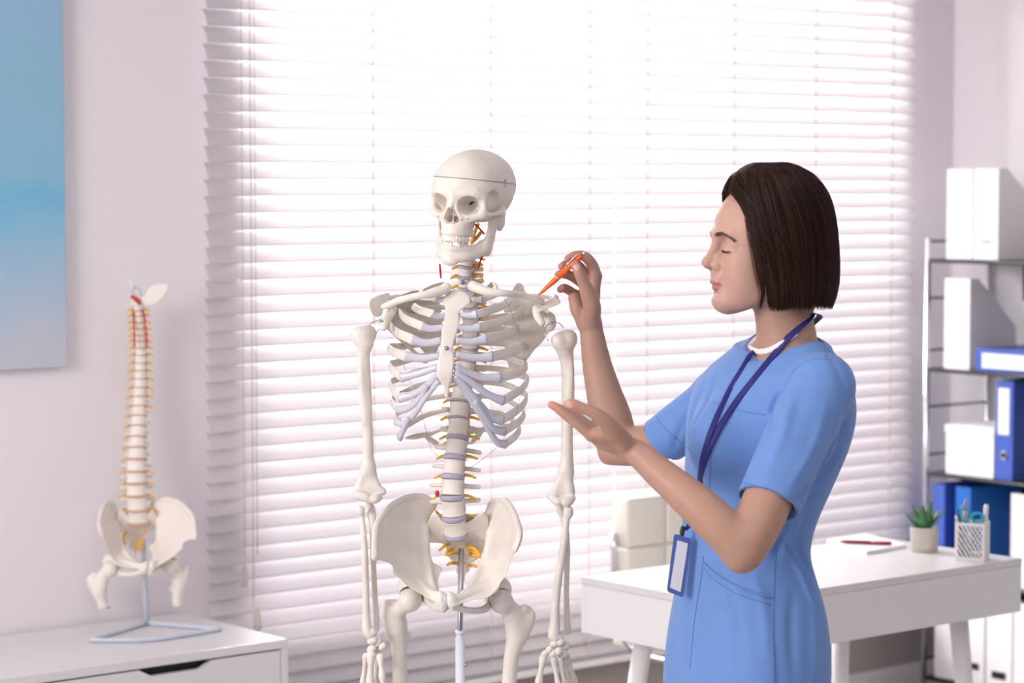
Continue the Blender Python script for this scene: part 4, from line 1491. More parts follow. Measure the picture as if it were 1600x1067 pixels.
# neck
hv.chain([(h(-20, 0, -20), 0.052), (h(-16, 0, -70), 0.050), (h(-24, 0, -120), 0.049), (h(-30, 0, -170), 0.053), (h(-34, 0, -230), 0.060)], 0.02)
# eye hollows, then balls and lids
for s in (-1, 1):
    hv.ell(h(97, 31 * s, 6), mm(14, 17, 10), 0.012, 'sub', R=BH)
    hv.ell(h(101, 15 * s, -2), mm(9, 6, 14), 0.012, 'sub', R=BH)
    hv.ell(h(78.5, 31 * s, 2), mm(15.5, 15.5, 13.5), 0.006, R=BH)
    # upper lid folds over the ball, lower lid rim below it
    hv.chain([(h(83, 45 * s, -6), 0.0022), (h(92, 37 * s, -5.5), 0.0028), (h(94.5, 28 * s, -3), 0.0028), (h(90, 18 * s, 0), 0.0022)], 0.003)
    hv.chain([(h(82, 45 * s, -8), 0.0022), (h(89.5, 37 * s, -10.5), 0.0028), (h(91, 29 * s, -9.5), 0.0028), (h(89, 19 * s, -3), 0.0022)], 0.005)
# nose
hv.chain([(h(95, 0, 16), 0.0080), (h(101, 0, 3), 0.0066), (h(108, 0, -12), 0.0068), (h(114.5, 0, -24), 0.0082)], 0.011)
hv.ell(h(114.5, 0, -26), mm(9.5, 9, 8.5), 0.006, R=BH)
hv.chain([(h(104, 0, -34), 0.0060), (h(112, 0, -32), 0.0052)], 0.008)
for s in (-1, 1):
    hv.ell(h(101, 12 * s, -32), mm(10, 6.5, 8), 0.004, R=BH)

    hv.ell(h(96, 10 * s, -26), mm(10, 8, 12), 0.010, R=BH)
    hv.ell(h(106, 6.2 * s, -38.5), mm(5.5, 2.6, 4), 0.002, 'sub', R=BH)
# lips
hv.ell(h(97, 0, -50), mm(9, 17, 11), 0.012, R=BH)
R1, R2 = rotF(-28), rotF(28)
hv.ell(h(101.5, 0, -58.5), mm(7.2, 17, 5.0), 0.005, R=R1)
hv.chain([(h(101.5, 0, -60), 0.0042), (h(98.5, 10, -61), 0.0036), (h(91, 20.5, -63.5), 0.002)], 0.004)
hv.chain([(h(101.5, 0, -60), 0.0042), (h(98.5, -10, -61), 0.0036), (h(91, -20.5, -63.5), 0.002)], 0.004)
hv.chain([(h(91, -19, -65), 0.002), (h(98, -9, -69), 0.0046), (h(100.5, 0, -70), 0.0058), (h(98, 9, -69), 0.0046), (h(91, 19, -65), 0.002)], 0.004)
hv.chain([(h(89.5, -23, -63.5), 0.0011), (h(101, -10, -64.2), 0.0011), (h(107, 0, -64.5), 0.0012), (h(101, 10, -64.2), 0.0011), (h(89.5, 23, -63.5), 0.0011)], 0.0022, 'sub')
hv.ell(h(104, 0, -79), mm(6, 16, 4), 0.008, 'sub', R=BH)
# ears
for s in (-1, 1):
    hv.ell(h(0, 72 * s, -8), mm(15, 5, 28), 0.006, R=BH)
HP, HF = hv.mesh(2)

# ---------------- arms and hands
av = Vol(V(835, 905, 3.80) + np.array((0, 0, 0)), V(1300, 560, 3.80) + np.array((0.03, 0, 0)), 0.002)
lo = np.array((V(850, 900, 4.0)[0], 3.78, V(850, 905, 3.85)[2]))
hi = np.array((V(1300, 560, 4.0)[0], 4.16, V(850, 570, 4.0)[2]))
av = Vol(lo, hi, 0.0019)
# upper arm, elbow, forearm of the near (left) arm
av.chain(pc([(1272, 610, 4.03, 42), (1236, 700, 3.98, 38), (1200, 780, 3.92, 40.5), (1178, 830, 3.88, 38), (1164, 856, 3.868, 33), (1158, 868, 3.865, 27)]), 0)
av.chain(pc([(1160, 862, 3.865, 29), (1140, 838, 3.87, 34), (1105, 803, 3.885, 34), (1068, 770, 3.905, 30.5), (1030, 738, 3.93, 26), (1002, 713, 3.95, 22.5), (985, 702, 3.965, 21)]), 0.016)
hwrist = (983, 701, 3.965)
# palm: four metacarpals spread in depth
for (x1, y1, d1, r1) in ((924, 679, 3.955, 11), (926, 678, 3.975, 11), (931, 677, 3.995, 10.5), (938, 676, 4.012, 10)):
    av.chain(pc([(978, 702, 3.96 + (d1 - 3.955) * 0.45, 14), (955, 692, 3.955 + (d1 - 3.955) * 0.7, 13), (x1, y1, d1, r1)]), 0.010)
av.ell(V(950, 690, 3.985), mm(24, 26, 13), 0.012)
# index finger straight, the others behind it
av.chain(pc([(925, 679, 3.95, 11), (905, 664, 3.952, 9.2), (893, 655, 3.955, 8.8), (880, 645, 3.957, 8.0), (870, 637, 3.96, 7.6), (862, 632.5, 3.963, 6.6)]), 0.006)
av.chain(pc([(927, 677, 3.975, 10.5), (905, 661, 3.982, 9), (890, 649, 3.987, 8.5), (878, 640, 3.99, 7.5), (869, 636, 3.992, 6.8)]), 0.004)
av.chain(pc([(932, 676, 3.995, 10), (910, 660, 4.006, 8.6), (896, 649, 4.012, 8), (884, 642, 4.016, 7.2), (877, 640, 4.018, 6.5)]), 0.004)
av.chain(pc([(939, 675, 4.012, 9.5), (922, 664, 4.025, 7.6), (911, 656, 4.031, 7), (902, 650, 4.036, 6.4), (896, 648, 4.038, 5.8)]), 0.004)
# thumb raised towards the camera
av.chain(pc([(976, 690, 3.945, 15), (956, 668, 3.925, 14), (937, 651, 3.915, 11.8), (921, 642, 3.912, 9.6), (907, 637, 3.912, 9.4), (897, 632.5, 3.912, 9.2), (888, 631, 3.913, 7.8)]), 0.010)
av.ell(V(950, 676, 3.94), mm(22, 14, 15), 0.012)
AP1, AF1 = av.mesh(2)

lo = np.array((V(860, 740, 4.45)[0], 4.26, V(850, 735, 4.35)[2]))
hi = np.array((V(1150, 560, 4.45)[0], 4.56, V(850, 388, 4.45)[2]))
bv = Vol(lo, hi, 0.0019)
bv.chain(pc([(1125, 625, 4.32, 44), (1075, 660, 4.36, 41), (1028, 688, 4.40, 39), (990, 700, 4.43, 37.5), (965, 705, 4.445, 33)]), 0)
bv.chain(pc([(957, 703, 4.45, 27), (962, 690, 4.45, 37), (956, 655, 4.455, 37.5), (944, 615, 4.46, 33), (933, 570, 4.465, 27.5), (927, 535, 4.465, 23.5), (923, 508, 4.465, 21)]), 0.010, flat=((0, 1, 0), 0.95))
# palm of the far hand
for (x1, y1, d1, r1) in ((930, 432, 4.468, 11.5), (924, 441, 4.487, 11.5), (919, 452, 4.50, 11), (911, 464, 4.505, 10.5)):
    bv.chain(pc([(922, 504, 4.465, 15), (920 + (x1 - 920) * .6, (504 + y1) / 2, (4.465 + d1) / 2, 13.5), (x1, y1, d1, r1)]), 0.010)
bv.chain(pc([(913, 504, 4.46, 13), (903, 484, 4.458, 14), (897, 466, 4.465, 11)]), 0.012)
# thumb, closing on the pen from the camera's side
bv.chain(pc([(926, 500, 4.45, 14), (925, 478, 4.430, 16.5), (918, 456, 4.420, 14), (910, 438, 4.412, 10.6), (904, 425, 4.410, 9.8), (900, 415, 4.412, 8.8)]), 0.010)
# fingers, far side of the pen
bv.chain(pc([(931, 431, 4.468, 11.5), (925, 413, 4.468, 10.4), (914, 401, 4.464, 9.6), (900, 399, 4.457, 8.6), (888, 404, 4.450, 7.8)]), 0.005)
bv.chain(pc([(924, 442, 4.487, 11), (912, 424, 4.487, 9.8), (898, 411, 4.480, 9.0), (886, 412, 4.470, 8.4), (878, 416, 4.462, 7.4)]), 0.004)
bv.chain(pc([(919, 453, 4.497, 10.5), (906, 440, 4.495, 9.4), (892, 431, 4.485, 9.0), (880, 428, 4.475, 8.2), (872, 429, 4.468, 7)]), 0.004)
bv.chain(pc([(911, 464, 4.50, 10), (898, 459, 4.492, 9.0), (888, 453, 4.482, 8.6), (881, 450, 4.474, 8.0), (876, 452, 4.468, 7.2)]), 0.004)
AP2, AF2 = bv.mesh(2)

# trunk and legs under the clothes, so that the body is whole
tv = Vol(np.array((V(1040, 700, 4.17)[0], 3.92, 0.80)), np.array((V(1320, 700, 4.17)[0], 4.42, 1.52)), 0.006)
AX = np.array((0.5, -0.866, 0))          # towards her left shoulder
FX = np.array((-0.866, -0.5, 0))         # her forward
TORSO = [(1120, 1163, 4.165, 0.1609, 0.1142), (1060, 1165, 4.165, 0.1592, 0.1125), (1000, 1168, 4.165, 0.1592, 0.1073), (950, 1169, 4.165, 0.154, 0.1021), (900, 1166, 4.165, 0.1384, 0.0951), (860, 1162, 4.165, 0.1232, 0.0884), (810, 1170, 4.165, 0.1254, 0.0951), (760, 1184, 4.165, 0.1365, 0.1074), (700, 1197, 4.17, 0.1498, 0.119), (650, 1204, 4.17, 0.16, 0.122), (600, 1209, 4.17, 0.158, 0.108), (570, 1213, 4.17, 0.13, 0.09), (545, 1220, 4.17, 0.085, 0.066)]
TZ = np.array([V(x, y, d)[2] for y, x, d, a, b in TORSO])
TXX = np.array([V(x, y, d)[0] for y, x, d, a, b in TORSO])


def torso_fn(grow):
    def fn(X, Y, Z):
        z = Z[0, 0, :]
        o = np.argsort(TZ)
        def ip(v):
            v = np.asarray(v)[o]
            zz = TZ[o]
            # smooth interpolation
            k = np.linspace(zz[0], zz[-1], 80)
            vi = np.interp(k, zz, v)
            for _ in range(10):
                vi[1:-1] = (vi[:-2] + vi[1:-1] * 2 + vi[2:]) / 4
            return np.interp(z, k, vi)[None, None, :]
        cx = ip(TXX)
        a = ip([t[3] for t in TORSO]) + grow
        b = ip([t[4] for t in TORSO]) + grow
        x, y = X - cx, Y - 4.168
        l = x * AX[0] + y * AX[1]
        f = x * FX[0] + y * FX[1]
        # slightly flattened back, fuller chest
        q = (np.abs(l / a) ** 2.3 + np.abs(f / b) ** 2.3) ** (1 / 2.3)
        side = (q - 1) * np.minimum(a, b)
        top = Z - TZ.max()
        return np.maximum(side, top)
    return fn


R0 = np.array((TXX.min() - 0.2, 3.95, TZ.min())), np.array((TXX.max() + 0.2, 4.4, TZ.max()))
tv.apply(torso_fn(-0.012), R0[0], R0[1], 0)
tv.chain(pc([(1222, 560, 4.165, 45), (1265, 592, 4.06, 38)]), 0.03)
tv.chain(pc([(1210, 560, 4.18, 45), (1150, 605, 4.30, 38)]), 0.03)
tv.chain(pc([(1235, 480, 4.15, 40), (1228, 570, 4.165, 50)]), 0.02)
TP, TF = tv.mesh(1)
n1, n2, n3 = len(HP), len(HP) + len(AP1), len(HP) + len(AP1) + len(AP2)
BP = np.concatenate([HP, AP1, AP2, TP])
BF = np.concatenate([HF, AF1 + n1, AF2 + n2, TF + n3])

# skin: colour attribute carries lips, blush and knuckle redness (the skin's own colour)
skin = bpy.data.materials.new('skin')
skin.use_nodes = True
nt = skin.node_tree
b = nt.nodes['Principled BSDF']
b.inputs['Roughness'].default_value = 0.48
b.inputs['Specular IOR Level'].default_value = 0.35
b.inputs['Subsurface Weight'].default_value = 0.12
b.inputs['Subsurface Radius'].default_value = (0.010, 0.004, 0.002)
b.inputs['Subsurface Scale'].default_value = 0.6
at = nt.nodes.new('ShaderNodeAttribute')
at.attribute_name = 'tone'
tc = nt.nodes.new('ShaderNodeTexCoord')
no = nt.nodes.new('ShaderNodeTexNoise')
no.inputs['Scale'].default_value = 45
no.inputs['Detail'].default_value = 6
nt.links.new(tc.outputs['Object'], no.inputs['Vector'])
mr = nt.nodes.new('ShaderNodeMapRange')
mr.inputs['To Min'].default_value = 0.93
mr.inputs['To Max'].default_value = 1.07
nt.links.new(no.outputs['Fac'], mr.inputs['Value'])
mx = nt.nodes.new('ShaderNodeMix')
mx.data_type = 'RGBA'
mx.blend_type = 'MULTIPLY'
mx.inputs[0].default_value = 1
nt.links.new(at.outputs['Color'], mx.inputs[6])
nt.links.new(mr.outputs['Result'], mx.inputs[7])
nt.links.new(mx.outputs[2], b.inputs['Base Color'])
n_ = nt.nodes.new('ShaderNodeTexNoise')
n_.inputs['Scale'].default_value = 600
nt.links.new(tc.outputs['Object'], n_.inputs['Vector'])
bp_ = nt.nodes.new('ShaderNodeBump')
bp_.inputs['Strength'].default_value = 0.12
bp_.inputs['Distance'].default_value = 0.001
nt.links.new(n_.outputs['Fac'], bp_.inputs['Height'])
nt.links.new(bp_.outputs['Normal'], b.inputs['Normal'])
M['skin'] = skin
SKIN = np.array((0.42, 0.247, 0.185))
FACE = np.array((0.50, 0.305, 0.245))
LIP = np.array((0.44, 0.145, 0.15))
body = WM.add('body', BP, BF, skin)
loc = (BP - OH) @ BH.T * 1000.0           # f, l, u in mm about the head
tone = np.tile(SKIN, (len(BP), 1))
ishead = np.arange(len(BP)) < n1
wf = np.clip((loc[:, 2] + 130) / 40, 0, 1) * ishead
tone += (FACE - SKIN) * wf[:, None]


def blob(c, r):
    q = (((loc - np.array(c)) / np.array(r)) ** 2).sum(1)
    return np.exp(-q * 1.4) * ishead


for s in (-1, 1):
    tone += (np.array((0.47, 0.24, 0.19)) - tone) * (blob((62, 44 * s, -26), (22, 14, 16)) * 0.45)[:, None]
    tone += (np.array((0.46, 0.25, 0.20)) - tone) * (blob((90, 31 * s, 5), (12, 16, 6)) * 0.5)[:, None]
tone += (np.array((0.50, 0.25, 0.21)) - tone) * (blob((114, 0, -28), (12, 12, 12)) * 0.5)[:, None]
f_, l_, u_ = loc[:, 0], loc[:, 1], loc[:, 2]
al = np.abs(l_)
up = -55.0 - 0.0165 * l_ ** 2 + 0.0 * al          # vermilion outline
lo_ = -76.5 + 0.026 * l_ ** 2
m = np.clip((up - u_) / 1.2, 0, 1) * np.clip((u_ - lo_) / 1.2, 0, 1) * (f_ > 84) * (al < 22) * ishead
tone += (LIP - tone) * (m * 0.9)[:, None]
# finger tips pinker
for pts_ in ((858, 631, 3.96), (886, 631, 3.913), (888, 404, 4.45), (878, 416, 4.462), (872, 429, 4.468), (876, 452, 4.468), (900, 415, 4.412)):
    q = ((BP - V(*pts_)) ** 2).sum(1)
    tone += (np.array((0.56, 0.21, 0.17)) - tone) * (np.exp(-q / 0.018 ** 2) * 0.55)[:, None]
ca = body.data.color_attributes.new('tone', 'FLOAT_COLOR', 'POINT')
ca.data.foreach_set('color', np.c_[np.clip(tone, 0, 1), np.ones(len(tone))].astype(np.float32).ravel())
body['label'] = 'fair skinned head, neck and bare forearms'

BODY_T = BVHTree.FromPolygons([tuple(p) for p in BP], BF.tolist())
EYE0 = np.array((0.0, 0.0, CAMZ))


def on_surf(tree, px, py, off=0.0):
    d = V(px, py, 1.0) - EYE0
    d /= np.linalg.norm(d)
    hit = tree.ray_cast(Vector(EYE0), Vector(d))
    if hit[0] is None:
        return None
    return np.array(hit[0]) - d * off


def surf_path(tree, pts, off, n=6):
    out = []
    for p in catmull([tuple(p) for p in pts], n):
        q = on_surf(tree, p[0], p[1], off)
        if q is not None:
            out.append(q)
    return np.array(out)


# brows, lashes, nails
def face_pt(f, l, u, off=0.0003):
    """point on the face seen from the front at (l, u)"""
    o = h(160, l, u)
    hit = BODY_T.ray_cast(Vector(o), Vector(-Fh))
    return np.array(hit[0]) + Fh * off


for s in (1, -1):
    parts = []
    ctr = [(10, 20.0), (18, 22.5), (27, 22.5), (36, 18), (45, 10)]
    wd = [2.8, 3.6, 3.2, 2.0, 0.6]
    cc = catmull(ctr, 6)
    ww = np.interp(np.linspace(0, 1, len(cc)), np.linspace(0, 1, 5), wd)
    for i, ((l, u), w) in enumerate(zip(cc, ww)):
        for j in range(8):
            a = RNG.uniform(-1, 1)
            p0 = face_pt(0, (l + RNG.uniform(-1, 1)) * s, u + a * w - 1.0)
            p1 = face_pt(0, (l + 4.0) * s, u + a * w * 0.6 + 1.2, 0.0006)
            parts.append(sweep([p0, (p0 + p1) / 2 + Fh * 0.0004, p1], [0.00035, 0.0004, 0.0001], seg=4))
    v, f = merge(parts)
    WM.add('eyebrow', v, f, M['brow'])
    parts = []
    lid = [(l, -1.6 - 3.0 * math.sin(math.pi * (l - 18) / 27) - 5.0 * (l - 18) / 26) for l in np.linspace(20, 44, 14)]
    lp = [face_pt(0, l * s, u, 0.0) for l, u in lid]
    parts.append(sweep(lp, [0.0004, 0.0013, 0.0017, 0.0013, 0.0006], seg=6))
    for i in range(34):
        l = 22 + 22 * i / 33.0
        u = np.interp(l, [q[0] for q in lid], [q[1] for q in lid])
        p0 = face_pt(0, l * s, u, 0.0)
        t = (l - 22) / 22
        out = Fh * (0.0042 - 0.0015 * t) + Lh * s * 0.004 * (t - 0.2) + Uh * (-0.0030)
        parts.append(sweep([p0, p0 + out * 0.55 - Uh * 0.0006, p0 + out + Uh * 0.0008], [0.00028, 0.00022, 0.00006], seg=4))
    v, f = merge(parts)
    WM.add('eyelashes', v, f, M['lash'])


def nail(px, py, dirpx, w, L):
    """nail plate lying on the finger; dirpx = pixel direction of the finger's tip"""
    c = on_surf(BODY_T, px, py, 0.0)
    e = V(px + dirpx[0], py + dirpx[1], c[1]) - V(px, py, c[1])
    e /= np.linalg.norm(e)
    hit = BODY_T.find_nearest(Vector(c))
    n = np.array(hit[1])
    e = e - n * (e @ n)
    e /= np.linalg.norm(e)
    s_ = np.cross(n, e)
    vv_, ff = [], []
    nu, nv = 7, 7
    for i in range(nu + 1):
        for j in range(nv + 1):
            a, b_ = (i / nu - 0.5) * 2, (j / nv - 0.5) * 2
            r = 1.0 - 0.12 * abs(a) ** 3
            p = c + e * a * L + s_ * b_ * w * r - n * (b_ * b_) * w * 0.30 + n * 0.0004 - n * 0.0006 * abs(a)
            vv_.append(p)
    for i in range(nu):
        for j in range(nv):
            k_ = i * (nv + 1) + j
            ff.append([k_, k_ + 1, k_ + nv + 2, k_ + nv + 1])
    m_ = len(vv_)
    vv_ += [p - n * 0.0007 for p in vv_]
    ff += [[q + m_ for q in f_][::-1] for f_ in ff]
    WM.add('fingernail', vv_, ff, M['nail'])


nail(889, 631.5, (-10, -3), 0.0058, 0.0068)
nail(901.5, 417, (-4, -11), 0.0054, 0.0064)
nail(877, 448.5, (-6, 2), 0.0045, 0.005)

# ---------------- scrub top
gv = Vol(np.array((V(1000, 700, 4.35)[0], 3.82, TZ[0] + 0.045)), np.array((V(1350, 700, 4.17)[0], 4.47, V(1240, 500, 4.17)[2])), 0.0026)
gv.apply(torso_fn(0.004), R0[0] - 0.03, R0[1] + 0.03, 0)
gv.chain(pc([(1232, 556, 4.165, 50), (1266, 584, 4.09, 48), (1278, 606, 4.05, 48)]), 0.035)
gv.chain(pc([(1205, 562, 4.19, 46), (1160, 590, 4.28, 46), (1128, 620, 4.32, 48)]), 0.035)
gv.ell(V(1120, 690, 4.09), mm(50, 60, 62), 0.05)             # chest
gv.ell(V(1240, 640, 4.22), mm(85, 100, 120), 0.06)           # upper back
# sleeves
sl1 = pc([(1283, 604, 4.03, 58), (1262, 650, 4.01, 57), (1236, 706, 3.972, 54), (1206, 776, 3.93, 54), (1188, 818, 3.905, 55)])
gv.chain(sl1, 0.004)
sl2 = pc([(1130, 618, 4.32, 50), (1086, 650, 4.35, 46.5), (1040, 684, 4.39, 46), (1000, 712, 4.42, 47)])
gv.chain(sl2, 0.022)


def cut(vol, p, nrm, lo, hi):
    p, nrm = np.asarray(p), np.asarray(nrm) / np.linalg.norm(nrm)

    def fn(X, Y, Z):
        return -((X - p[0]) * nrm[0] + (Y - p[1]) * nrm[1] + (Z - p[2]) * nrm[2])
    s = vol._sl(lo, hi)
    d = fn(vol.ax[0][s[0]][:, None, None], vol.ax[1][s[1]][None, :, None], vol.ax[2][s[2]][None, None, :])
    vol.D[s] = np.maximum(vol.D[s], -d)


p1_, q1_ = V(1260, 650, 4.01), V(1206, 776, 3.93)
ax1 = (q1_ - p1_) / np.linalg.norm(q1_ - p1_)
hem1 = V(1199, 789, 3.926)
ns1 = ax1 + np.array((0.02, 0, 0.02))
cutlo, cuthi = V(1145, 870, 3.9) + (0, -0.1, 0), V(1250, 760, 3.9) + (0, 0, 0)
cuthi[1] = 4.035
cut(gv, hem1, ns1, (cutlo[0], 3.82, cutlo[2]), cuthi)
p2_, q2_ = V(1120, 625, 4.32), V(1040, 684, 4.39)
ax2 = (q2_ - p2_) / np.linalg.norm(q2_ - p2_)
hem2 = V(1037, 686, 4.392)
cut(gv, hem2, ax2 + np.array((0.05, 0, -0.15)), V(940, 800, 4.3) * np.array((1, 0, 1)) + (0, 4.28, 0), V(1085, 620, 4.47) * np.array((1, 0, 1)) + (0, 4.5, 0))
# hollow the sleeve ends and the neck opening
gv.chain([(hem1 - ax1 * 0.03, 0.0465), (hem1 + ax1 * 0.03, 0.0475)], 0.002, 'sub')
gv.chain([(hem2 - ax2 * 0.025, 0.0345), (hem2 + ax2 * 0.03, 0.0375)], 0.002, 'sub')
gv.chain(pc([(1180, 500, 4.12, 40), (1206, 512, 4.14, 55), (1232, 500, 4.15, 56), (1244, 480, 4.15, 56)]), 0.006, 'sub')
gv.ell(V(1183, 545, 4.10), mm(22, 24, 22), 0.01, 'sub')
gv.chain(pc([(1240, 440, 4.16, 52), (1238, 545, 4.16, 51)]), 0.004, 'sub')
# folds: soft grooves and ridges in the cloth
def fold(pts, r, k, op, tree=None):
    gv.chain(pts, k, op)


GP, GF = gv.mesh(2)
GT0 = BVHTree.FromPolygons([tuple(p) for p in GP], GF.tolist())


def crease(P, N, pts, width, amp, n=10):
    """press a fold line into the cloth: path in the photo, laid on the surface; amp in mm (negative = valley)"""
    path = surf_path(GT0, pts, 0.0, n)
    if len(path) < 2:
        return
    taper = np.sin(np.linspace(0.12, 1, len(path)) * math.pi * 0.9)
    lo_, hi_ = path.min(0) - width * 3, path.max(0) + width * 3
    m_ = ((P > lo_) & (P < hi_)).all(1)
    idx = np.nonzero(m_)[0]
    if len(idx) == 0:
        return
    d = ((P[idx, None, :] - path[None]) ** 2).sum(2)
    j = d.argmin(1)
    w = np.exp(-d[np.arange(len(idx)), j] / (2 * (width * 0.6) ** 2)) * taper[j]
    P[idx] += N[idx] * (w * amp * 0.001)[:, None]


GN = vnormals(GP, GF)
# broad, slow undulation, stronger near the waist and hem
ph = GP[:, 0] * AX[0] + GP[:, 1] * AX[1]
amp = np.interp(GP[:, 2], [TZ.min(), 1.0, 1.15, 1.3, 1.45], [0.005, 0.004, 0.0022, 0.0008, 0.0])
GP = GP + GN * (amp * (np.sin(ph * 46 + GP[:, 2] * 9) * 0.7 + np.sin(ph * 23 - GP[:, 2] * 14 + 1.0) * 0.6))[:, None]
GN = vnormals(GP, GF)
for pts, w, a in (
        ([(1234, 594), (1217, 618), (1206, 645), (1199, 680)], 0.007, -4.2), ([(1250, 600), (1236, 640), (1226, 690)], 0.010, 2.0),
        ([(1300, 560), (1318, 600), (1326, 650)], 0.010, -2.0),
        ([(1235, 600), (1226, 660), (1200, 740)], 0.012, 3.5), ([(1320, 640), (1310, 700), (1280, 760), (1250, 800)], 0.012, -4),
        ([(1322, 690), (1290, 740), (1240, 790)], 0.009, -4), ([(1240, 810), (1225, 840), (1212, 870)], 0.010, -5),
        ([(1262, 800), (1250, 850), (1262, 900), (1280, 960)], 0.010, -3.5), ([(1245, 850), (1262, 880), (1285, 925)], 0.008, -4.5), ([(1240, 870), (1255, 905), (1272, 950)], 0.008, 3.5),
        ([(1290, 640), (1270, 700), (1230, 770)], 0.012, 3), ([(1230, 840), (1242, 870), (1266, 895)], 0.008, -4),
        ([(1120, 585), (1105, 620), (1086, 660)], 0.008, -4), ([(1100, 600), (1080, 650), (1072, 710)], 0.008, -6), ([(1075, 645), (1060, 680), (1052, 700)], 0.007, -2.5),
        ([(1110, 690), (1104, 760), (1096, 830)], 0.012, 2.5), ([(1075, 820), (1068, 880), (1058, 960)], 0.010, -3), ([(1125, 890), (1150, 960), (1160, 1040)], 0.014, -2.5),
        ([(1180, 900), (1195, 960), (1200, 1040)], 0.012, 3), ([(1240, 930), (1236, 990), (1240, 1060)], 0.012, -3), ([(1270, 930), (1272, 1000), (1270, 1060)], 0.01, 2.5)):
    crease(GP, GN, pts, w, a * (1.0 if pts[0][0] < 1115 else 1.7))
top = WM.add('scrub_top', GP, GF, M['scrub'])
GT = BVHTree.FromPolygons([tuple(p) for p in GP], GF.tolist())

# seams, pocket, side slit, hems
def seam(pts, r=0.0008, m='scrub_seam', off=0.0002, name='seam'):
    p = surf_path(GT, pts, off, 8)
    if len(p) > 2:
        v, f = sweep(p, r, seg=6)
        WM.add(name, v, f, M[m], top)


seam([(1172, 560), (1150, 596), (1124, 650), (1112, 705), (1108, 770)])
seam([(1240, 528), (1262, 520), (1278, 516)])
seam([(1285, 532), (1290, 552), (1291, 562)])
seam([(1300, 563), (1280, 560), (1258, 566), (1240, 580), (1230, 598)], 0.0006)
seam([(1161, 754), (1192, 762), (1222, 776), (1241, 792)])
seam([(1020, 640), (1038, 668), (1082, 706)])
seam([(1099, 868), (1096, 900), (1085, 970), (1078, 1045)])
seam([(1214, 830), (1210, 900), (1208, 1000)])
seam([(1106, 625), (1150, 640), (1196, 648)], 0.0006)
# pocket opening: a folded band lying on the cloth
pth = surf_path(GT, [(1098, 878), (1120, 898), (1160, 920), (1205, 934)], 0.0022, 8)
if len(pth) > 3:
    v, f = sweep(pth, 0.0016, 0.0016, seg=8)
    WM.add('pocket_edge', v, f, M['scrub'], top)
pth = surf_path(GT, [(1097, 886), (1120, 909), (1160, 931), (1205, 945)], 0.0002, 8)
if len(pth) > 3:
    v, f = sweep(pth, 0.0007, seg=6)
    WM.add('seam', v, f, M['scrub_seam'], top)
pth = surf_path(GT, [(1208, 1002), (1209, 1035), (1210, 1066)], 0.0008, 5)
if len(pth) > 3:
    v, f = sweep(pth, [0.0015, 0.0035], [0.0008, 0.001], seg=8)
    WM.add('side_slit', v, f, M['scrub_seam'], top)

# undershirt at the neck
c0 = V(1226, 545, 4.160)
up_ = []
for px_, py_ in catmull([(1171, 541), (1178, 547), (1190, 549.5), (1203, 547), (1217, 539), (1232, 530), (1246, 522)], 6):
    c_ = [x for x in (on_surf(GT, px_, py_, 0.0015), on_surf(BODY_T, px_, py_, 0.0015)) if x is not None]
    if c_:
        c_.sort(key=lambda x: x[1])
        up_.append(c_[0])
up_ = np.array(up_)
for _ in range(8):
    up_[1:-1] = (up_[:-2] + up_[1:-1] * 2 + up_[2:]) / 4
if len(up_) > 4:
    nn = up_ - np.array((c0[0], c0[1] + 0.01, 0))
    nn[:, 2] = 0.012
    nn /= np.linalg.norm(nn, axis=1)[:, None]
    v, f = sweep(up_, [0.0035, 0.0052, 0.0052, 0.0042, 0.0025], 0.0016, nn, seg=10)
    WM.add('undershirt', v, f, M['undershirt'])

# ---------------- trousers and shoes below
lv = Vol(np.array((WB[0] - 0.22, 3.9, 0.02)), np.array((WB[0] + 0.2, 4.45, 0.95)), 0.006)
pc_ = np.array((V(1165, 1060, 4.165)[0], 4.165, 0.88))
lv.ell(pc_ + (0, 0, -0.03), (0.10, 0.11, 0.10), 0.02)
for s in (-1, 1):
    hp = pc_ + AX * 0.07 * s
    lv.chain([(hp + (0, 0, -0.03), 0.076), (hp + AX * 0.01 * s + (0, 0, -0.30), 0.072), (hp + AX * 0.01 * s + (0, 0, -0.45), 0.062), (hp + AX * 0.015 * s + (0, 0, -0.78), 0.052)], 0.03)
P, F = lv.mesh(1)
WM.add('trousers', P, F, M['scrub'])
for s in (-1, 1):
    hp = pc_ + AX * 0.105 * s
    sv = Vol(np.array((hp[0] - 0.22, hp[1] - 0.2, 0.0)), np.array((hp[0] + 0.15, hp[1] + 0.15, 0.13)), 0.004)
    g = np.array((hp[0], hp[1], 0))
    sv.chain([(g - FX * 0.03 + (0, 0, 0.045), 0.040), (g + FX * 0.08 + (0, 0, 0.036), 0.038), (g + FX * 0.155 + (0, 0, 0.030), 0.028)], 0.02)
    sv.chain([(g + (0, 0, 0.06), 0.038), (g + (0, 0, 0.10), 0.036)], 0.02)
    P, F = sv.mesh(1)
    P[:, 2] = np.maximum(P[:, 2], 0.003)
    WM.add('shoe', P, F, M['white_matt'])

# ---------------- hair: a solid cap of hair with thousands of strands over it
hair_m = bpy.data.materials.new('hair_brown')
hair_m.use_nodes = True
nt = hair_m.node_tree
b = nt.nodes['Principled BSDF']
b.inputs['Roughness'].default_value = 0.36
b.inputs['Specular IOR Level'].default_value = 0.16
oi = nt.nodes.new('ShaderNodeAttribute')
oi.attribute_name = 'shade'
rp = nt.nodes.new('ShaderNodeValToRGB')
rp.color_ramp.elements[0].color = (0.012, 0.006, 0.005, 1)
rp.color_ramp.elements[1].color = (0.075, 0.032, 0.022, 1)
nt.links.new(oi.outputs['Fac'], rp.inputs[0])
nt.links.new(rp.outputs[0], b.inputs['Base Color'])

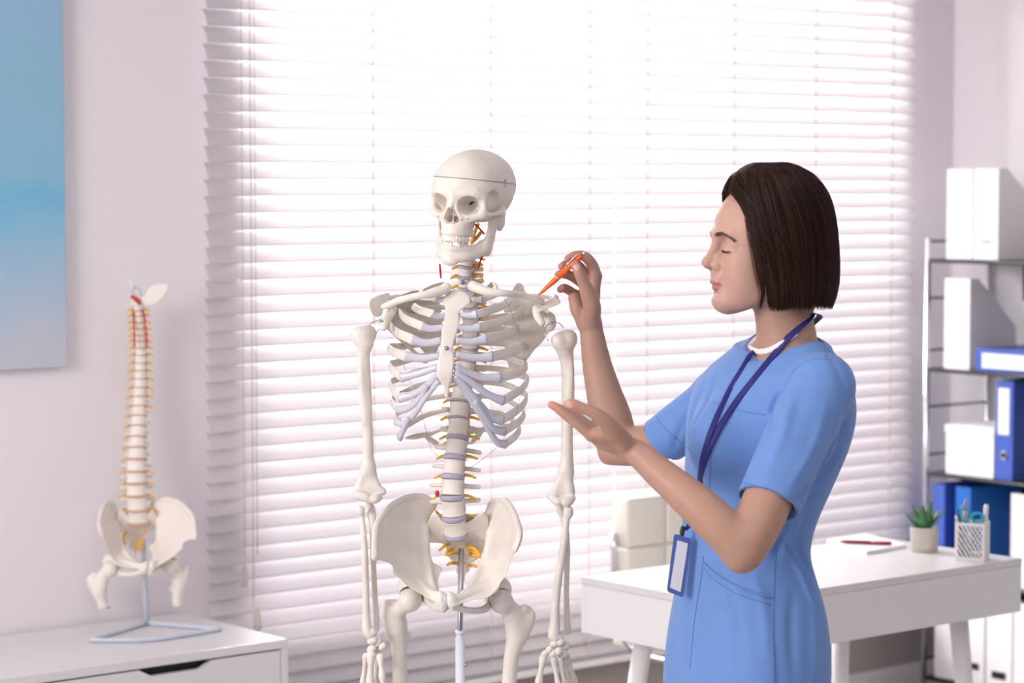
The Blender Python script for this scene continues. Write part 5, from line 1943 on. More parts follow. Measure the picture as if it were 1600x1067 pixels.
# profile radii about the head axis: (height, back, side, front)
HT = np.array([(146, 3, 3, 3), (144, 26, 24, 26), (137, 50, 42, 46), (125, 72, 57, 65), (107, 90, 68, 77), (86, 103, 76, 86), (60, 111, 82, 91), (30, 116, 86, 93), (0, 119, 89, 90), (-30, 121, 90, 84),
               (-60, 121, 88, 74), (-85, 117, 83, 64), (-104, 110, 76, 54)], float)
HC = 2.0      # forward offset of the axis


def hug(theta, u):
    """the hair lies closer to the head along the hairline"""
    if u < 25 or u > 112:
        return 0.0
    d = math.degrees(abs(theta)) - front_limit(u)
    return 6.0 * math.exp(-max(d, 0) / 9.0) * min(1, (u - 25) / 35.0) * min(1, (112 - u) / 12.0)


def hsurf(theta, u, shrink=0.0):
    shrink = shrink + hug((theta + math.pi) % (2 * math.pi) - math.pi, u)
    return hsurf0(theta, u, shrink)


def hsurf0(theta, u, shrink=0.0):
    """theta: 0 front, +-180 back; returns local mm"""
    rb, rs, rf = (np.interp(u, HT[::-1, 0], HT[::-1, i]) - shrink for i in (1, 2, 3))
    c, s = math.cos(theta), math.sin(theta)
    R_ = rf if c > 0 else rb
    return np.array((HC + R_ * c, rs * s, u))


def front_limit(u):
    """smallest |theta| (deg) that hair covers at height u: the hairline and the front edge of the bob"""
    return np.interp(u, [-106, -92, -80, -50, -20, 5, 30, 55, 75, 88, 96, 140], [44, 50, 55, 57, 56, 54, 50, 43, 32, 16, 0, 0])


# solid under-layer
us = np.linspace(-93, 141, 60)
nt_ = 72
cv, cf = [], []
for layer, shr in ((0, 3.0), (1, 14.0)):
    for u in us:
        lim = math.radians(front_limit(u) + (8 * min(1, (-40 - u) / 20) if u < -40 else 0))
        for j in range(nt_):
            th = lim + (2 * math.pi - 2 * lim) * j / (nt_ - 1)
            q = hsurf(th, u * (1 if layer == 0 else 0.97) - (0 if layer == 0 else 1), shr)
            cv.append(h(*q))
m_ = len(us) * nt_
for i in range(len(us) - 1):
    for j in range(nt_ - 1):
        a = i * nt_ + j
        cf.append([a, a + 1, a + nt_ + 1, a + nt_])
        cf.append([m_ + a, m_ + a + nt_, m_ + a + nt_ + 1, m_ + a + 1])
for i in range(len(us) - 1):
    for j in (0, nt_ - 1):
        a = i * nt_ + j
        q = [a, a + nt_, m_ + a + nt_, m_ + a]
        cf.append(q if j == 0 else q[::-1])
for i in (0, len(us) - 1):
    for j in range(nt_ - 1):
        a = i * nt_ + j
        q = [a, a + 1, m_ + a + 1, m_ + a]
        cf.append(q[::-1] if i == 0 else q)
hair = WM.add('hair', cv, cf, hair_m)
hair['label'] = 'straight dark brown chin-length bob swept back from the forehead'
sh = hair.data.attributes.new('shade', 'FLOAT', 'POINT')
sh.data.foreach_set('value', np.full(len(cv), 0.15, np.float32))

NSTR = 5200
SV, SF, SSH = [], [], []
NP_ = 16
base = 0
t_ = np.linspace(0, 1, NP_)
for k_ in range(NSTR):
    side = 1 if RNG.rand() < 0.68 else -1
    depth = RNG.rand() ** 1.5 * 7.0 - 1.0
    end_u = -100 + RNG.uniform(-6, 6) + 3 * math.sin(k_ * 0.37)
    clump = RNG.randint(0, 90)
    thE = math.radians(60 + 120 * RNG.rand() ** 0.9)
    # roots lie along the top; front strands start at the hairline and sweep back
    r_ = RNG.rand()
    thS = thE - math.radians(38) * (1 - (thE - math.radians(60)) / math.radians(120))
    u0 = 143 - 5 * RNG.rand() if r_ > 0.35 else np.interp(math.degrees(thE), [60, 100, 180], [92, 120, 137]) + RNG.uniform(-4, 8)
    if r_ <= 0.35 and thE < math.radians(105):
        thS = math.radians(max(front_limit(u0) + 2, 4))
    sh_ = np.clip(RNG.normal(0.28, 0.22) + 0.25 * math.sin(clump * 12.9), 0, 1)
    wob = 1.4 * math.sin(clump * 3.3)
    pts = []
    for t in t_:
        # slow start over the crown, then hanging
        u = u0 + (end_u - u0) * t ** 1.25
        ease = 1 - (1 - t) ** 2.2
        th = thS + (thE - thS) * ease
        lim = math.radians(front_limit(u)) + 0.03
        th = max(th, lim)
        q = hsurf(th * side, u, depth - wob * math.sin(t * 3.0))
        pts.append(h(*q))
    pts = np.array(pts)
    w = RNG.uniform(0.00035, 0.0007)
    # flat ribbons with three sides
    tan = np.gradient(pts, axis=0)
    tan /= np.linalg.norm(tan, axis=1)[:, None] + 1e-12
    out = pts - (OH + Fh * HC * 0.001)
    out[:, 2] *= 0.2
    out /= np.linalg.norm(out, axis=1)[:, None] + 1e-12
    sd = np.cross(tan, out)
    sd /= np.linalg.norm(sd, axis=1)[:, None] + 1e-12
    ww = (w * np.interp(t_, [0, 0.1, 0.9, 1], [0.5, 1, 1, 0.3]))[:, None]
    ring3 = np.stack([pts + sd * ww, pts + out * ww * 0.8, pts - sd * ww], 1).reshape(-1, 3)
    SV.append(ring3)
    ii = np.arange(NP_ - 1)[:, None] * 3 + base
    for j in range(3):
        j2 = (j + 1) % 3
        SF.append(np.concatenate([ii + j, ii + j2, ii + 3 + j2, ii + 3 + j], 1))
    SSH.append(np.full(NP_ * 3, sh_))
    base += NP_ * 3
for k_ in range(150):
    side = 1 if RNG.rand() < 0.75 else -1
    u0 = RNG.uniform(70, 100)
    th0 = math.radians(front_limit(u0) + RNG.uniform(0, 6))
    off = RNG.uniform(-9, 3) * RNG.rand()
    end_u = -100 + RNG.uniform(-6, 14)
    pts = []
    for t in t_:
        u = u0 + (end_u - u0) * t ** 1.1
        lim = math.radians(front_limit(u) + off * math.sin(t * 2.6))
        q = hsurf(max(th0 * (1 - t) + lim * t, lim) * side, u, 2.0 + 3.0 * math.sin(t * 3.1 + k_))
        pts.append(h(*q))
    pts = np.array(pts)
    v, f = sweep(pts, [0.0003, 0.0005, 0.0005, 0.0001], seg=3)
    f = np.array(f[:-2])
    SV.append(v)
    SF.append(f + base)
    SSH.append(np.full(len(v), np.clip(RNG.normal(0.4, 0.2), 0, 1)))
    base += len(v)
SV, SF, SSH = np.concatenate(SV), np.concatenate(SF), np.concatenate(SSH)
strands = WM.add('hair_strands', SV, SF, hair_m, hair)
strands['kind'] = 'stuff'
sa = strands.data.attributes.new('shade', 'FLOAT', 'POINT')
sa.data.foreach_set('value', SSH.astype(np.float32))

# ---------------- lanyard and badge (worn: things of their own)
LY = View('lanyard', V(1180, 700, 4.0))
tag(LY.root, "dark blue ribbon lanyard around the woman's neck", 'lanyard')


def strap(pts, w, fixed=None):
    p = []
    for q in catmull([(a, b, c if c else 0) for a, b, c in pts], 8):
        s_ = on_surf(GT, q[0], q[1], 0.0025)
        s2 = on_surf(BODY_T, q[0], q[1], 0.0025)
        c_ = [x for x in (s_, s2) if x is not None and abs(x[1] - 4.1) < 0.22 and (x is not s2 or q[1] < 590)]
        if c_:
            c_.sort(key=lambda x: x[1])
            p.append(c_[0])
    p = np.array(p)
    for _ in range(6):
        p[1:-1, 1] = np.minimum(p[1:-1, 1], (p[:-2, 1] + p[2:, 1]) / 2 + 0.0003)
    return p


s1 = strap([(1274, 490, 0), (1262, 500, 0), (1236, 523, 0), (1210, 553, 0), (1180, 590, 0), (1150, 628, 0), (1122, 672, 0), (1102, 715, 0), (1090, 760, 0), (1083, 800, 0)], 0)
s2 = strap([(1175, 548, 0), (1160, 575, 0), (1138, 612, 0), (1118, 655, 0), (1102, 700, 0), (1092, 740, 0), (1084, 780, 0), (1081, 805, 0)], 0)
for p, w in ((s1, 0.0058), (s2, 0.0050)):
    nrm = np.tile(np.array((-0.45, -0.85, 0.25)), (len(p), 1))
    v, f = sweep(p, w, 0.0009, nrm, seg=8, square=False)
    LY.add('strap', v, f, M['lanyard'])
nb = catmull([V(1274, 490, 4.105), V(1280, 492, 4.14), V(1279, 497, 4.19), V(1262, 512, 4.235), V(1235, 532, 4.25)], 8)
v, f = sweep(nb, 0.0055, 0.0009, (0.3, 0.2, 0.9), seg=8)
LY.add('neck_strap', v, f, M['lanyard'])
pe = s1[-1]
bd = pe[1] - 0.012
cl = catmull([pe, V(1078, 818, bd), V(1071, 828, bd - 0.004)], 5)
v, f = sweep(cl, [0.005, 0.005, 0.0025], 0.0011, (-0.3, -0.9, 0.1), seg=8)
LY.add('strap_end', v, f, M['lanyard'])
v, f = merge([sweep(catmull([V(1068, 822, bd - 0.006), V(1066, 830, bd - 0.007), V(1065, 840, bd - 0.008)], 4), [0.004, 0.0045, 0.003], 0.0018, (0, 1, 0), seg=8), ico(V(1066, 833, bd - 0.010), 0.0018, 1)])
LY.add('clip', v, f, M['dark_metal'])
BD = View('name_badge', V(1061, 880, bd - 0.008))
tag(BD.root, 'blue plastic badge holder with a blank white card on the lanyard', 'badge')
corners = [(1053.5, 834), (1081, 842), (1068, 934), (1042, 924)]


def badge_poly(cs, rad, d0, th):
    c = [V(x, y, d0 - 0.0) for x, y in cs]
    pl = []
    for i in range(4):
        a, b_, c2 = c[i - 1], c[i], c[(i + 1) % 4]
        e0 = (a - b_) / np.linalg.norm(a - b_)
        e1 = (c2 - b_) / np.linalg.norm(c2 - b_)
        for t in np.linspace(0, 1, 5):
            pl.append(b_ + e0 * rad * (1 - t) ** 2 + e1 * rad * t ** 2)
    pl = np.array(pl)
    n_ = len(pl)
    vv_ = np.concatenate([pl, pl + (0, th, 0)])
    # the holder hangs a little turned: nearer on the left
    ff = [list(range(n_)), [i + n_ for i in range(n_)][::-1]] + [[i, i + n_, (i + 1) % n_ + n_, (i + 1) % n_] for i in range(n_)]
    return vv_, ff


v, f = badge_poly(corners, 0.005, bd - 0.010, 0.005)
bdb = BD.add('holder', v, f, M['badge'], smooth=False)
v, f = badge_poly([(1058.5, 844), (1075, 849), (1063.5, 925), (1047, 918)], 0.001, bd - 0.0108, 0.0015)
BD.add('card', v, f, M['badge_card'], smooth=False)

# ---------------- pen held in the far hand
PN = View('ballpoint_pen', V(878, 427, 4.425))
tag(PN.root, 'orange ballpoint pen with a silver clip held in the raised hand', 'pen')
ta, tb = V(841, 461.5, 4.452), V(914, 394, 4.425)
ax = (tb - ta) / np.linalg.norm(tb - ta)
Lp_ = np.linalg.norm(tb - ta)
v, f = sweep([ta + ax * t for t in np.array((0, 0.004, 0.012, 0.03, 0.048, 0.0485)) * (Lp_ / 0.118)], [0.0009, 0.0017, 0.0034, 0.0048, 0.0056, 0.0056], seg=18)
PN.add('lower_barrel', v, f, M['orange'])
v, f = sweep([ta + ax * t * Lp_ for t in (0.413, 0.425)], 0.0058, seg=18)
PN.add('ring', v, f, M['chrome'])
v, f = sweep([ta + ax * t * Lp_ for t in (0.425, 0.70, 0.93, 0.935)], [0.0056, 0.0056, 0.0054, 0.0045], seg=18)
PN.add('upper_barrel', v, f, M['orange'])
v, f = sweep([ta + ax * t * Lp_ for t in (0.935, 0.985, 1.0)], [0.0026, 0.0026, 0.0018], seg=14)
PN.add('push_button', v, f, M['chrome'])
upn = np.array((-0.55, -0.35, 0.6))
upn -= ax * (upn @ ax)
upn /= np.linalg.norm(upn)
v, f = sweep([ta + ax * Lp_ * 0.92 + upn * 0.0062, ta + ax * Lp_ * 0.8 + upn * 0.0075, ta + ax * Lp_ * 0.66 + upn * 0.0068, ta + ax * Lp_ * 0.645 + upn * 0.0058],
             [0.0022, 0.0028, 0.0024, 0.0032], 0.0008, upn, seg=8)
PN.add('clip', v, f, M['chrome'])
# ================================================================ spine model on the cabinet
DM = 6.12
SMB = np.array(V(229, 975, DM))
_p = on_plane(229, 975, CTOP)
rw = np.array((_p.x * CA - _p.y * SA, _p.x * SA + _p.y * CA, CTOP))     # world -> view frame
SMB = rw
DM = rw[1]
SM = View('spine_model', SMB)
tag(SM.root, 'small ivory plastic spine and pelvis model on a pale blue stand on the cabinet', 'spine model')
LV2 = [(476, 215, 7.5), (484, 216, 8), (492, 217, 8), (503, 217, 8), (513, 218, 8.3), (523, 218.5, 8.6), (532, 219, 8.8), (543, 219.5, 9), (554, 220, 9), (567, 219.5, 9.3), (579, 219, 9.6), (592, 219, 10),
       (606, 218.5, 10.3), (620, 218, 11), (635, 217.5, 11.6), (650, 217, 12.3), (666, 216, 13), (683, 215, 13.8), (700, 214, 14.6), (718, 213.5, 15.3), (737, 213, 16), (755, 213, 16.6), (774, 213.5, 17), (796, 215, 17.3), (818, 216.5, 17.5)]
S2 = [np.array(V(x, y, DM + 0.03 * math.sin((y - 476) / 342 * 5.5))) for y, x, hw in LV2]
px2 = DM / FPX
for k_ in ('c', 't', 'l'):
    P_, F_ = vertebra(*{'c': (11, 8.5, 12.5, 6, 8, 4), 't': (15.5, 13, 20, 3, 18, 18, 3), 'l': (22, 16, 28, 8, 20, 4, 2)}[k_])
    VME[k_ + '2'] = mesh_data('vertebra_small_' + k_, P_, F_, M['bone_far'])
dm2 = me_disc.copy()
dm2.materials.clear()
dm2.materials.append(M['disc_far'])
for i in range(24):
    a, b = S2[i], S2[i + 1]
    L = np.linalg.norm(a - b)
    kind = 'c' if i < 7 else ('t' if i < 19 else 'l')
    base_h = {'c': .0125, 't': .020, 'l': .028}[kind]
    base_w = {'c': .011, 't': .0155, 'l': .022}[kind]
    hw = (LV2[i][2] + LV2[i + 1][2]) / 2 * px2
    o = obj('vertebra', VME[kind + '2'], SM.root, tuple((a + b) / 2 - SM.b))
    dr = (a - b) / L
    o.rotation_euler = (math.asin(-dr[1]), math.asin(dr[0]), math.radians(8))
    o.scale = (hw / base_w, hw / base_w, (L - 0.003) / base_h)
    if i > 0:
        o = obj('disc', dm2, SM.root, tuple(a - SM.b))
        o.scale = (hw * 1.04, hw * 0.8, 0.0042 if i < 18 else 0.0075)
        o.rotation_euler = (math.asin(-dr[1]), math.asin(dr[0]), 0)
        for s in (-1, 1):
            p0 = a + np.array((s * hw * 0.8, 0.012, 0.0))
            p1 = a + np.array((s * (hw + 0.016), 0.0, -0.004 if s > 0 else -0.005))
            v, f = sweep([p0, (p0 + p1) / 2 + (0, 0, 0.003), p1], [0.0036, 0.0034, 0.002], seg=7)
            if not (14 < i < 20 and s > 0):
                SM.add('nerve', v, f, M['nerve'])
o = obj('disc', dm2, SM.root, tuple(S2[24] - SM.b))
o.scale = (LV2[24][2] * px2 * 1.0, LV2[24][2] * px2 * 0.8, 0.009)
for s, pts in ((-1, [(208, 486), (209, 500), (210, 515), (210, 528), (210.5, 541)]), (1, [(222, 484), (226, 496), (227, 510), (229, 524), (229, 542)])):
    v, f = sweep(catmull([V(x, y, DM - 0.005) for x, y in pts], 5), 0.0022, seg=7)
    SM.add('artery', v, f, M['artery'])
v, f = sweep(catmull([V(205, 463, DM - 0.01), V(212, 467, DM - 0.014), V(219, 475, DM - 0.01)], 4), [0.004, 0.006, 0.004], 0.003, (0, 1, 0), seg=8)
SM.add('artery', v, f, M['artery'])
# skull base plate on top
vv = Vol(V(195, 490, DM - 0.03), V(275, 436, DM + 0.05), 0.002)
def rz3(px, py):
    p = V(px, py, DM)
    return (p[0], p[2])


vv.plate(smooth_poly([rz3(*p) for p in [(204, 468), (214, 464), (226, 462), (232, 450), (244, 444), (262, 443), (264, 450), (258, 462), (248, 472), (238, 478), (226, 477), (214, 478), (206, 476)]], 3),
         lambda r, z: DM + 0.004 + 0 * r + 0 * z, 0.006, rnd=0.005)
P, F = vv.mesh(2)
SM.add('skull_base', P, F, M['bone_far'])
v, f = merge([sweep(catmull([V(209, 463, DM), V(208, 450, DM), V(214, 449, DM), V(219, 455, DM), V(222, 466, DM)], 5), 0.0012, seg=6)])
SM.add('wire', v, f, M['steel'])
v, f = sweep([V(206, 436, DM), V(208, 452, DM)], [0.004, 0.0055], seg=10)
SM.add('rod_tip', v, f, M['pole_white'])
# pelvis: the large skeleton's bones, mirrored and smaller
SCL = 0.87
for nm, src, clip in (('hip_bone', hipL, None), ('hip_bone', hipR, None), ('sacrum', sacrum, None), ('femur', femL, 1032), ('femur', femR, 1030)):
    me = src.data
    n = len(me.vertices)
    co = np.empty(n * 3, np.float32)
    me.vertices.foreach_get('co', co)
    co = co.reshape(-1, 3).astype(float) + SK.b
    if clip:
        zc = V(700, clip, 4.55)[2]
        co[:, 2] = np.maximum(co[:, 2], zc)
    fc = np.empty(len(me.loops), np.int32)
    me.loops.foreach_get('vertex_index', fc)
    fc = fc.reshape(-1, 4)[:, ::-1]
    q = rotz((co - SPINE[-1]) * np.array((-SCL, SCL, SCL)), math.radians(14)) + S2[24] + (0, 0, -0.004)
    SM.add(nm, q, fc, M['bone_far'])
for (x0, y0, x1, y1, x2, y2) in ((199, 832, 195, 834, 193, 839), (195, 840, 191, 845, 188, 853), (197, 847, 191, 851, 187, 856), (196, 853, 190, 856, 186, 859), (222, 834, 226, 831, 230, 834), (214, 843, 221, 845, 226, 850), (211, 849, 218, 851, 224, 855), (210, 856, 217, 857, 223, 858)):
    v, f = sweep(catmull([V(x, y, DM - 0.025) for x, y in ((x0, y0), (x1, y1), (x2, y2))], 4), [0.004, 0.004, 0.0028], seg=7)
    SM.add('nerve', v, f, M['nerve'])


def vplane(px, py, z):
    p = on_plane(px, py, z)
    return np.array((p.x * CA - p.y * SA, p.x * SA + p.y * CA, z))


SB = mat('stand_blue', (0.60, 0.66, 0.76), 0.35)
zt = CTOP + 0.006
A_, B_, C_ = vplane(229, 973, zt), vplane(140, 1000, zt), vplane(345, 983, zt)
fm = vplane(235, 999, zt)
v, f = sweep([V(224, 842, DM), V(226, 900, DM), np.array((A_[0], A_[1], zt))], 0.0062, seg=12)
SM.add('pole', v, f, SB)
for nm, pts in (('base_bar', [A_, B_]), ('base_bar', [B_, fm, C_]), ('base_bar', [C_, A_])):
    v, f = sweep(catmull(pts, 8), 0.0055, seg=10)
    SM.add(nm, v, f, SB)

# ================================================================ desk
DZ = 0.75
N_, R_, L_ = on_plane(1129, 943, DZ), on_plane(1595, 872, DZ), on_plane(910, 900, DZ)
dx0, dx1, dy0, dy1 = (N_.x + L_.x) / 2, R_.x, (N_.y + R_.y) / 2, L_.y
root = empty('desk', (dx0, dy0, 0))
tag(root, 'white desk with slanted round legs behind the woman', 'desk')
DW, DD = dx1 - dx0, dy1 - dy0
v, f = box(0, DW, 0, DD, DZ - 0.018, DZ, 0.0015)
obj('desktop', mesh_data('desktop', v, f, M['white'], False), root)
v, f = merge([box(0.001, DW - 0.001, 0.001, 0.019, DZ - 0.135, DZ - 0.0185), box(0.001, DW - 0.001, DD - 0.019, DD - 0.001, DZ - 0.135, DZ - 0.0185),
              box(0.001, 0.019, 0.0195, DD - 0.0195, DZ - 0.135, DZ - 0.0185), box(DW - 0.019, DW - 0.001, 0.0195, DD - 0.0195, DZ - 0.135, DZ - 0.0185),
              box(0.0195, DW - 0.0195, 0.0195, DD - 0.0195, DZ - 0.133, DZ - 0.120)])
obj('apron', mesh_data('apron', v, f, M['white_matt'], False), root)
for i_, (lx, ly, sx_, sy_) in enumerate(((0.10, 0.10, -1, -1), (0.10, DD - 0.12, -1, 1), (DW - 0.16, 0.07, 1, -0.2), (DW - 0.20, DD - 0.06, 0.1, 0.25))):
    a = np.array((lx, ly, DZ - 0.13))
    b = a + np.array((sx_ * 0.075, sy_ * 0.06, -(DZ - 0.13)))
    v, f = sweep([a, a * 0.4 + b * 0.6, b], [0.024, 0.021, 0.017], seg=20)
    obj('leg', mesh_data('leg', v, f, M['white_matt']), root)

# ---- things on the desk
p = on_plane(1444, 861, DZ)
root = empty('potted_succulent', (p.x, p.y, DZ), 0)
tag(root, 'small green succulent in a grey concrete pot on the desk', 'plant')
v, f = lathe([(0.001, 0.0), (0.0325, 0.0), (0.0345, 0.004), (0.0365, 0.062), (0.0355, 0.064), (0.033, 0.063), (0.031, 0.054), (0.001, 0.054)], seg=32)
obj('pot', mesh_data('pot', v, f, M['concrete']), root)
v, f = lathe([(0.001, 0.0545), (0.0312, 0.0545), (0.020, 0.059), (0.001, 0.060)], seg=24)
obj('soil', mesh_data('soil', v, f, M['soil']), root)
for j in range(15):
    a = j * 2.4
    tilt = [0.15, 0.45, 0.8][min(2, j // 5)] + RNG.uniform(-0.08, 0.08)
    L = RNG.uniform(0.058, 0.075) * (1.0 if j < 12 else 0.92)
    d_ = np.array((math.cos(a) * math.sin(tilt), math.sin(a) * math.sin(tilt), math.cos(tilt)))
    b0 = np.array((math.cos(a) * 0.007, math.sin(a) * 0.007, 0.055))
    pts = catmull([b0, b0 + d_ * L * 0.5, b0 + d_ * L + np.array((0, 0, 0.006))], 5)
    n_ = np.array((-math.cos(a) * math.cos(tilt), -math.sin(a) * math.cos(tilt), math.sin(tilt)))
    v, f = sweep(pts, [0.009, 0.0115, 0.008, 0.0004], [0.003, 0.0038, 0.0026, 0.0003], n_, seg=10)
    obj('leaf', mesh_data('leaf', v, f, M['leaf']), root)

p = on_plane(1519, 874, DZ)
cup_r = -YAW - math.radians(21)
root = empty('pen_holder', (p.x, p.y, DZ), cup_r)
tag(root, 'white pen holder with diagonal slots at the right end of the desk', 'pen holder')
hw, hd, hh = 0.0365, 0.035, 0.096
t2 = 0.0025


def slotted(ax_):
    """a wall with diagonal bars between a frame, in its own plane (u along, z up)"""
    ps = [(-hw, hw, 0.0, 0.010), (-hw, hw, hh - 0.007, hh), (-hw, -hw + 0.006, 0.010, hh - 0.007), (hw - 0.006, hw, 0.010, hh - 0.007)]
    out = [box(a, b, 0, t2, c, d) for a, b, c, d in ps]
    u0, u1, z0, z1 = -hw + 0.006, hw - 0.006, 0.010, hh - 0.007
    sl = 1.55
    for k_ in range(-5, 9):
        zc0 = z0 + k_ * 0.0165 + 0.010
        # bar runs from (u0, zc) down-right with slope; clip to the frame
        pts = []
        wz = 0.0070
        poly_ = [(u0, zc0 + 0.06), (u0, zc0 + 0.06 + wz), (u1, zc0 + 0.06 + wz - (u1 - u0) * sl), (u1, zc0 + 0.06 - (u1 - u0) * sl)]
        # clip in z
        def clipz(pl, zl, keep_above):
            res = []
            for i in range(len(pl)):
                a, b = pl[i], pl[(i + 1) % len(pl)]
                ia = (a[1] >= zl) == keep_above
                ib = (b[1] >= zl) == keep_above
                if ia:
                    res.append(a)
                if ia != ib:
                    t = (zl - a[1]) / (b[1] - a[1])
                    res.append((a[0] + (b[0] - a[0]) * t, zl))
            return res
        pl = clipz(poly_, z0, True)
        pl = clipz(pl, z1, False) if len(pl) > 2 else pl
        if len(pl) < 3:
            continue
        n_ = len(pl)
        vv_ = [(u, 0.0, z) for u, z in pl] + [(u, t2, z) for u, z in pl]
        ff = [list(range(n_)), [i + n_ for i in range(n_)][::-1]] + [[i, i + n_, (i + 1) % n_ + n_, (i + 1) % n_] for i in range(n_)]
        out.append((np.array(vv_), ff))
    return merge(out)


v, f = slotted(0)
for nm, a, off in (('slotted_wall', 0, (0, -hd, 0)), ('slotted_wall', math.pi, (0, hd, 0))):
    vv_ = rotz(v, a) + np.array(off)
    obj(nm, mesh_data(nm, vv_, f, M['white_matt'], False), root)
for s in (-1, 1):
    v2, f2 = box(s * hw - t2 / 2, s * hw + t2 / 2, -hd + t2, hd - t2, 0, hh)
    obj('side_wall', mesh_data('side_wall', v2, f2, M['white_matt'], False), root)
v2, f2 = box(-hw, hw, -hd - 0.002, hd + 0.002, -0.0, 0.003)
obj('base', mesh_data('base', v2, f2, M['white_matt'], False), root)
cup_loc = Vector((p.x, p.y, DZ))


def in_cup(name, label, cat, parts, lx, ly, lean, la, group=None):
    """a thing standing in the cup; parts: [(name, verts, faces, material)] with z along its length"""
    o = empty(name, (0, 0, 0))
    off = Matrix.Rotation(cup_r, 3, 'Z') @ Vector((lx, ly, 0.004))
    o.location = cup_loc + off
    o.rotation_euler = (0, lean, cup_r + la)
    tag(o, label, cat, group)
    for nm, v, f, m in parts:
        obj(nm, mesh_data(nm, v, f, M[m]), o)


def stick(r, L, cap=0.3):
    b = sweep([(0, 0, 0.0), (0, 0, L * (1 - cap))], r, seg=12)
    c = sweep([(0, 0, L * (1 - cap)), (0, 0, L * 0.97), (0, 0, L)], [r * 1.12, r * 1.12, r * 0.7], seg=12)
    return b, c


b_, c_ = stick(0.0058, 0.137, 0.36)
in_cup('marker', 'light grey capped marker standing tallest on the right in the pen holder', 'marker', [('barrel', *b_, 'white_matt'), ('cap', *c_, 'white_matt')], 0.026, 0.0, 0.06, 0)
M['cork'] = mat('pale_pink', (0.80, 0.52, 0.45), 0.5)
b_, c_ = stick(0.006, 0.118, 0.3)
cone = sweep([(0, 0, 0.118), (0, 0, 0.134), (0, 0, 0.147)], [0.006, 0.0045, 0.0012], seg=12)
in_cup('glue_pen', 'orange-tipped glue pen standing in the pen holder', 'pen', [('barrel', *b_, 'white_matt'), ('collar', *c_, 'cork'), ('tip', *cone, 'orange')], -0.016, 0.010, -0.03, 0)
b_, c_ = stick(0.003, 0.125, 0.2)
in_cup('pencil', 'thin dark pencil leaning left in the pen holder', 'pencil', [('shaft', *b_, 'black'), ('end', *c_, 'black')], -0.022, -0.005, -0.10, 0)
b_, c_ = stick(0.0032, 0.108, 0.2)
in_cup('white_pen', 'slim white pen at the left corner of the pen holder', 'pen', [('barrel', *b_, 'white_matt'), ('cap', *c_, 'chrome')], -0.027, -0.018, -0.10, 0.3)
# scissors
def loop(cx, cz, rx, rz, r, tilt):
    pts = []
    for a in np.linspace(0, 2 * math.pi, 28, endpoint=False):
        x, z = rx * math.cos(a), rz * math.sin(a)
        pts.append((cx + x * math.cos(tilt) - z * math.sin(tilt), 0, cz + x * math.sin(tilt) + z * math.cos(tilt)))
    return sweep(pts, r, seg=8, closed=True)


l1, l2 = loop(-0.012, 0.113, 0.0095, 0.020, 0.0032, 0.12), loop(0.020, 0.105, 0.014, 0.0105, 0.0032, 0.1)
bl = merge([sweep([(-0.006, 0, 0.092), (0.004, 0, 0.05), (0.0, 0, 0.008)], [0.004, 0.005, 0.001], 0.0008, (0, 1, 0), seg=8), sweep([(0.010, 0.002, 0.094), (0.0, 0.002, 0.05), (0.004, 0.002, 0.008)], [0.004, 0.005, 0.001], 0.0008, (0, 1, 0), seg=8)])
in_cup('scissors', 'scissors with teal handles standing in the pen holder', 'scissors', [('handle', *l1, 'teal'), ('handle', *l2, 'teal'), ('blades', *bl, 'steel')], -0.006, -0.014, 0.0, 0)

# notebook and red pen
cs = [on_plane(*q, DZ) for q in ((1291, 848), (1353, 838), (1416, 856), (1354, 867))]
cxy = np.mean([[c.x, c.y] for c in cs], 0)
root = empty('notepad', (cxy[0], cxy[1], DZ))
tag(root, 'open white notepad lying on the desk beside the woman', 'notepad')
for nm, z0, z1, gr in (('cover', 0.0005, 0.002, 1.0), ('pages', 0.0022, 0.009, 0.985)):
    pl = [((c.x - cxy[0]) * gr, (c.y - cxy[1]) * gr) for c in cs]
    vv_ = [(x, y, z) for z in (z0, z1) for x, y in pl]
    ff = [[0, 1, 2, 3], [7, 6, 5, 4]] + [[i, i + 4, (i + 1) % 4 + 4, (i + 1) % 4] for i in range(4)]
    ff = [q[::-1] for q in ff]
    obj(nm, mesh_data(nm, vv_, ff, M['paper'] if nm == 'pages' else M['white_matt'], False), root)
pa, pb_ = on_plane(1312, 846, DZ + 0.014), on_plane(1393, 849, DZ + 0.014)
pa, pb_ = np.array(pa), np.array(pb_)
root = empty('red_pen', tuple(pa))
tag(root, 'dark red pen lying across the white notepad', 'pen')
dv = pb_ - pa
v, f = sweep([dv * t for t in (0, 0.03, 0.12, 0.6)], [0.001, 0.0025, 0.0045, 0.0046], seg=12)
obj('barrel', mesh_data('barrel', v, f, M['red_pen']), root)
v, f = sweep([dv * t for t in (0.6, 0.97, 1.0)], [0.005, 0.005, 0.003], seg=12)
obj('cap', mesh_data('cap', v, f, M['red_pen']), root)

# ================================================================ office chair beyond the desk
s_ = (1010 - 800) / FPX
YC = 5.0
d_ = YC / (CA - ((963 - 800) / FPX) * SA)
xl = d_ * (((963 - 800) / FPX) * CA + SA)
ztop = CAMZ - (778 - 295) / FPX * d_
root = empty('office_chair', (xl + 0.22, YC - 0.22, 0))
tag(root, 'cream leather office chair behind the desk by the blinds', 'chair')
BW = 0.22
zt_ = ztop
for col in range(3):
    for row in range(3):
        x0 = -BW + col * (2 * BW / 3)
        zz0 = zt_ - 0.42 + row * 0.14
        v, f = box(x0 + 0.0012, x0 + 2 * BW / 3 - 0.0012, 0.17, 0.235, zz0 + 0.0012, zz0 + 0.14 - 0.0012, 0.010)
        obj('back_cushion', mesh_data('back_cushion', v, f, M['leather']), root)
v, f = box(-BW + 0.004, BW - 0.004, 0.18, 0.225, zt_ - 0.415, zt_ - 0.005, 0.01)
obj('back_core', mesh_data('back_core', v, f, M['leather']), root)
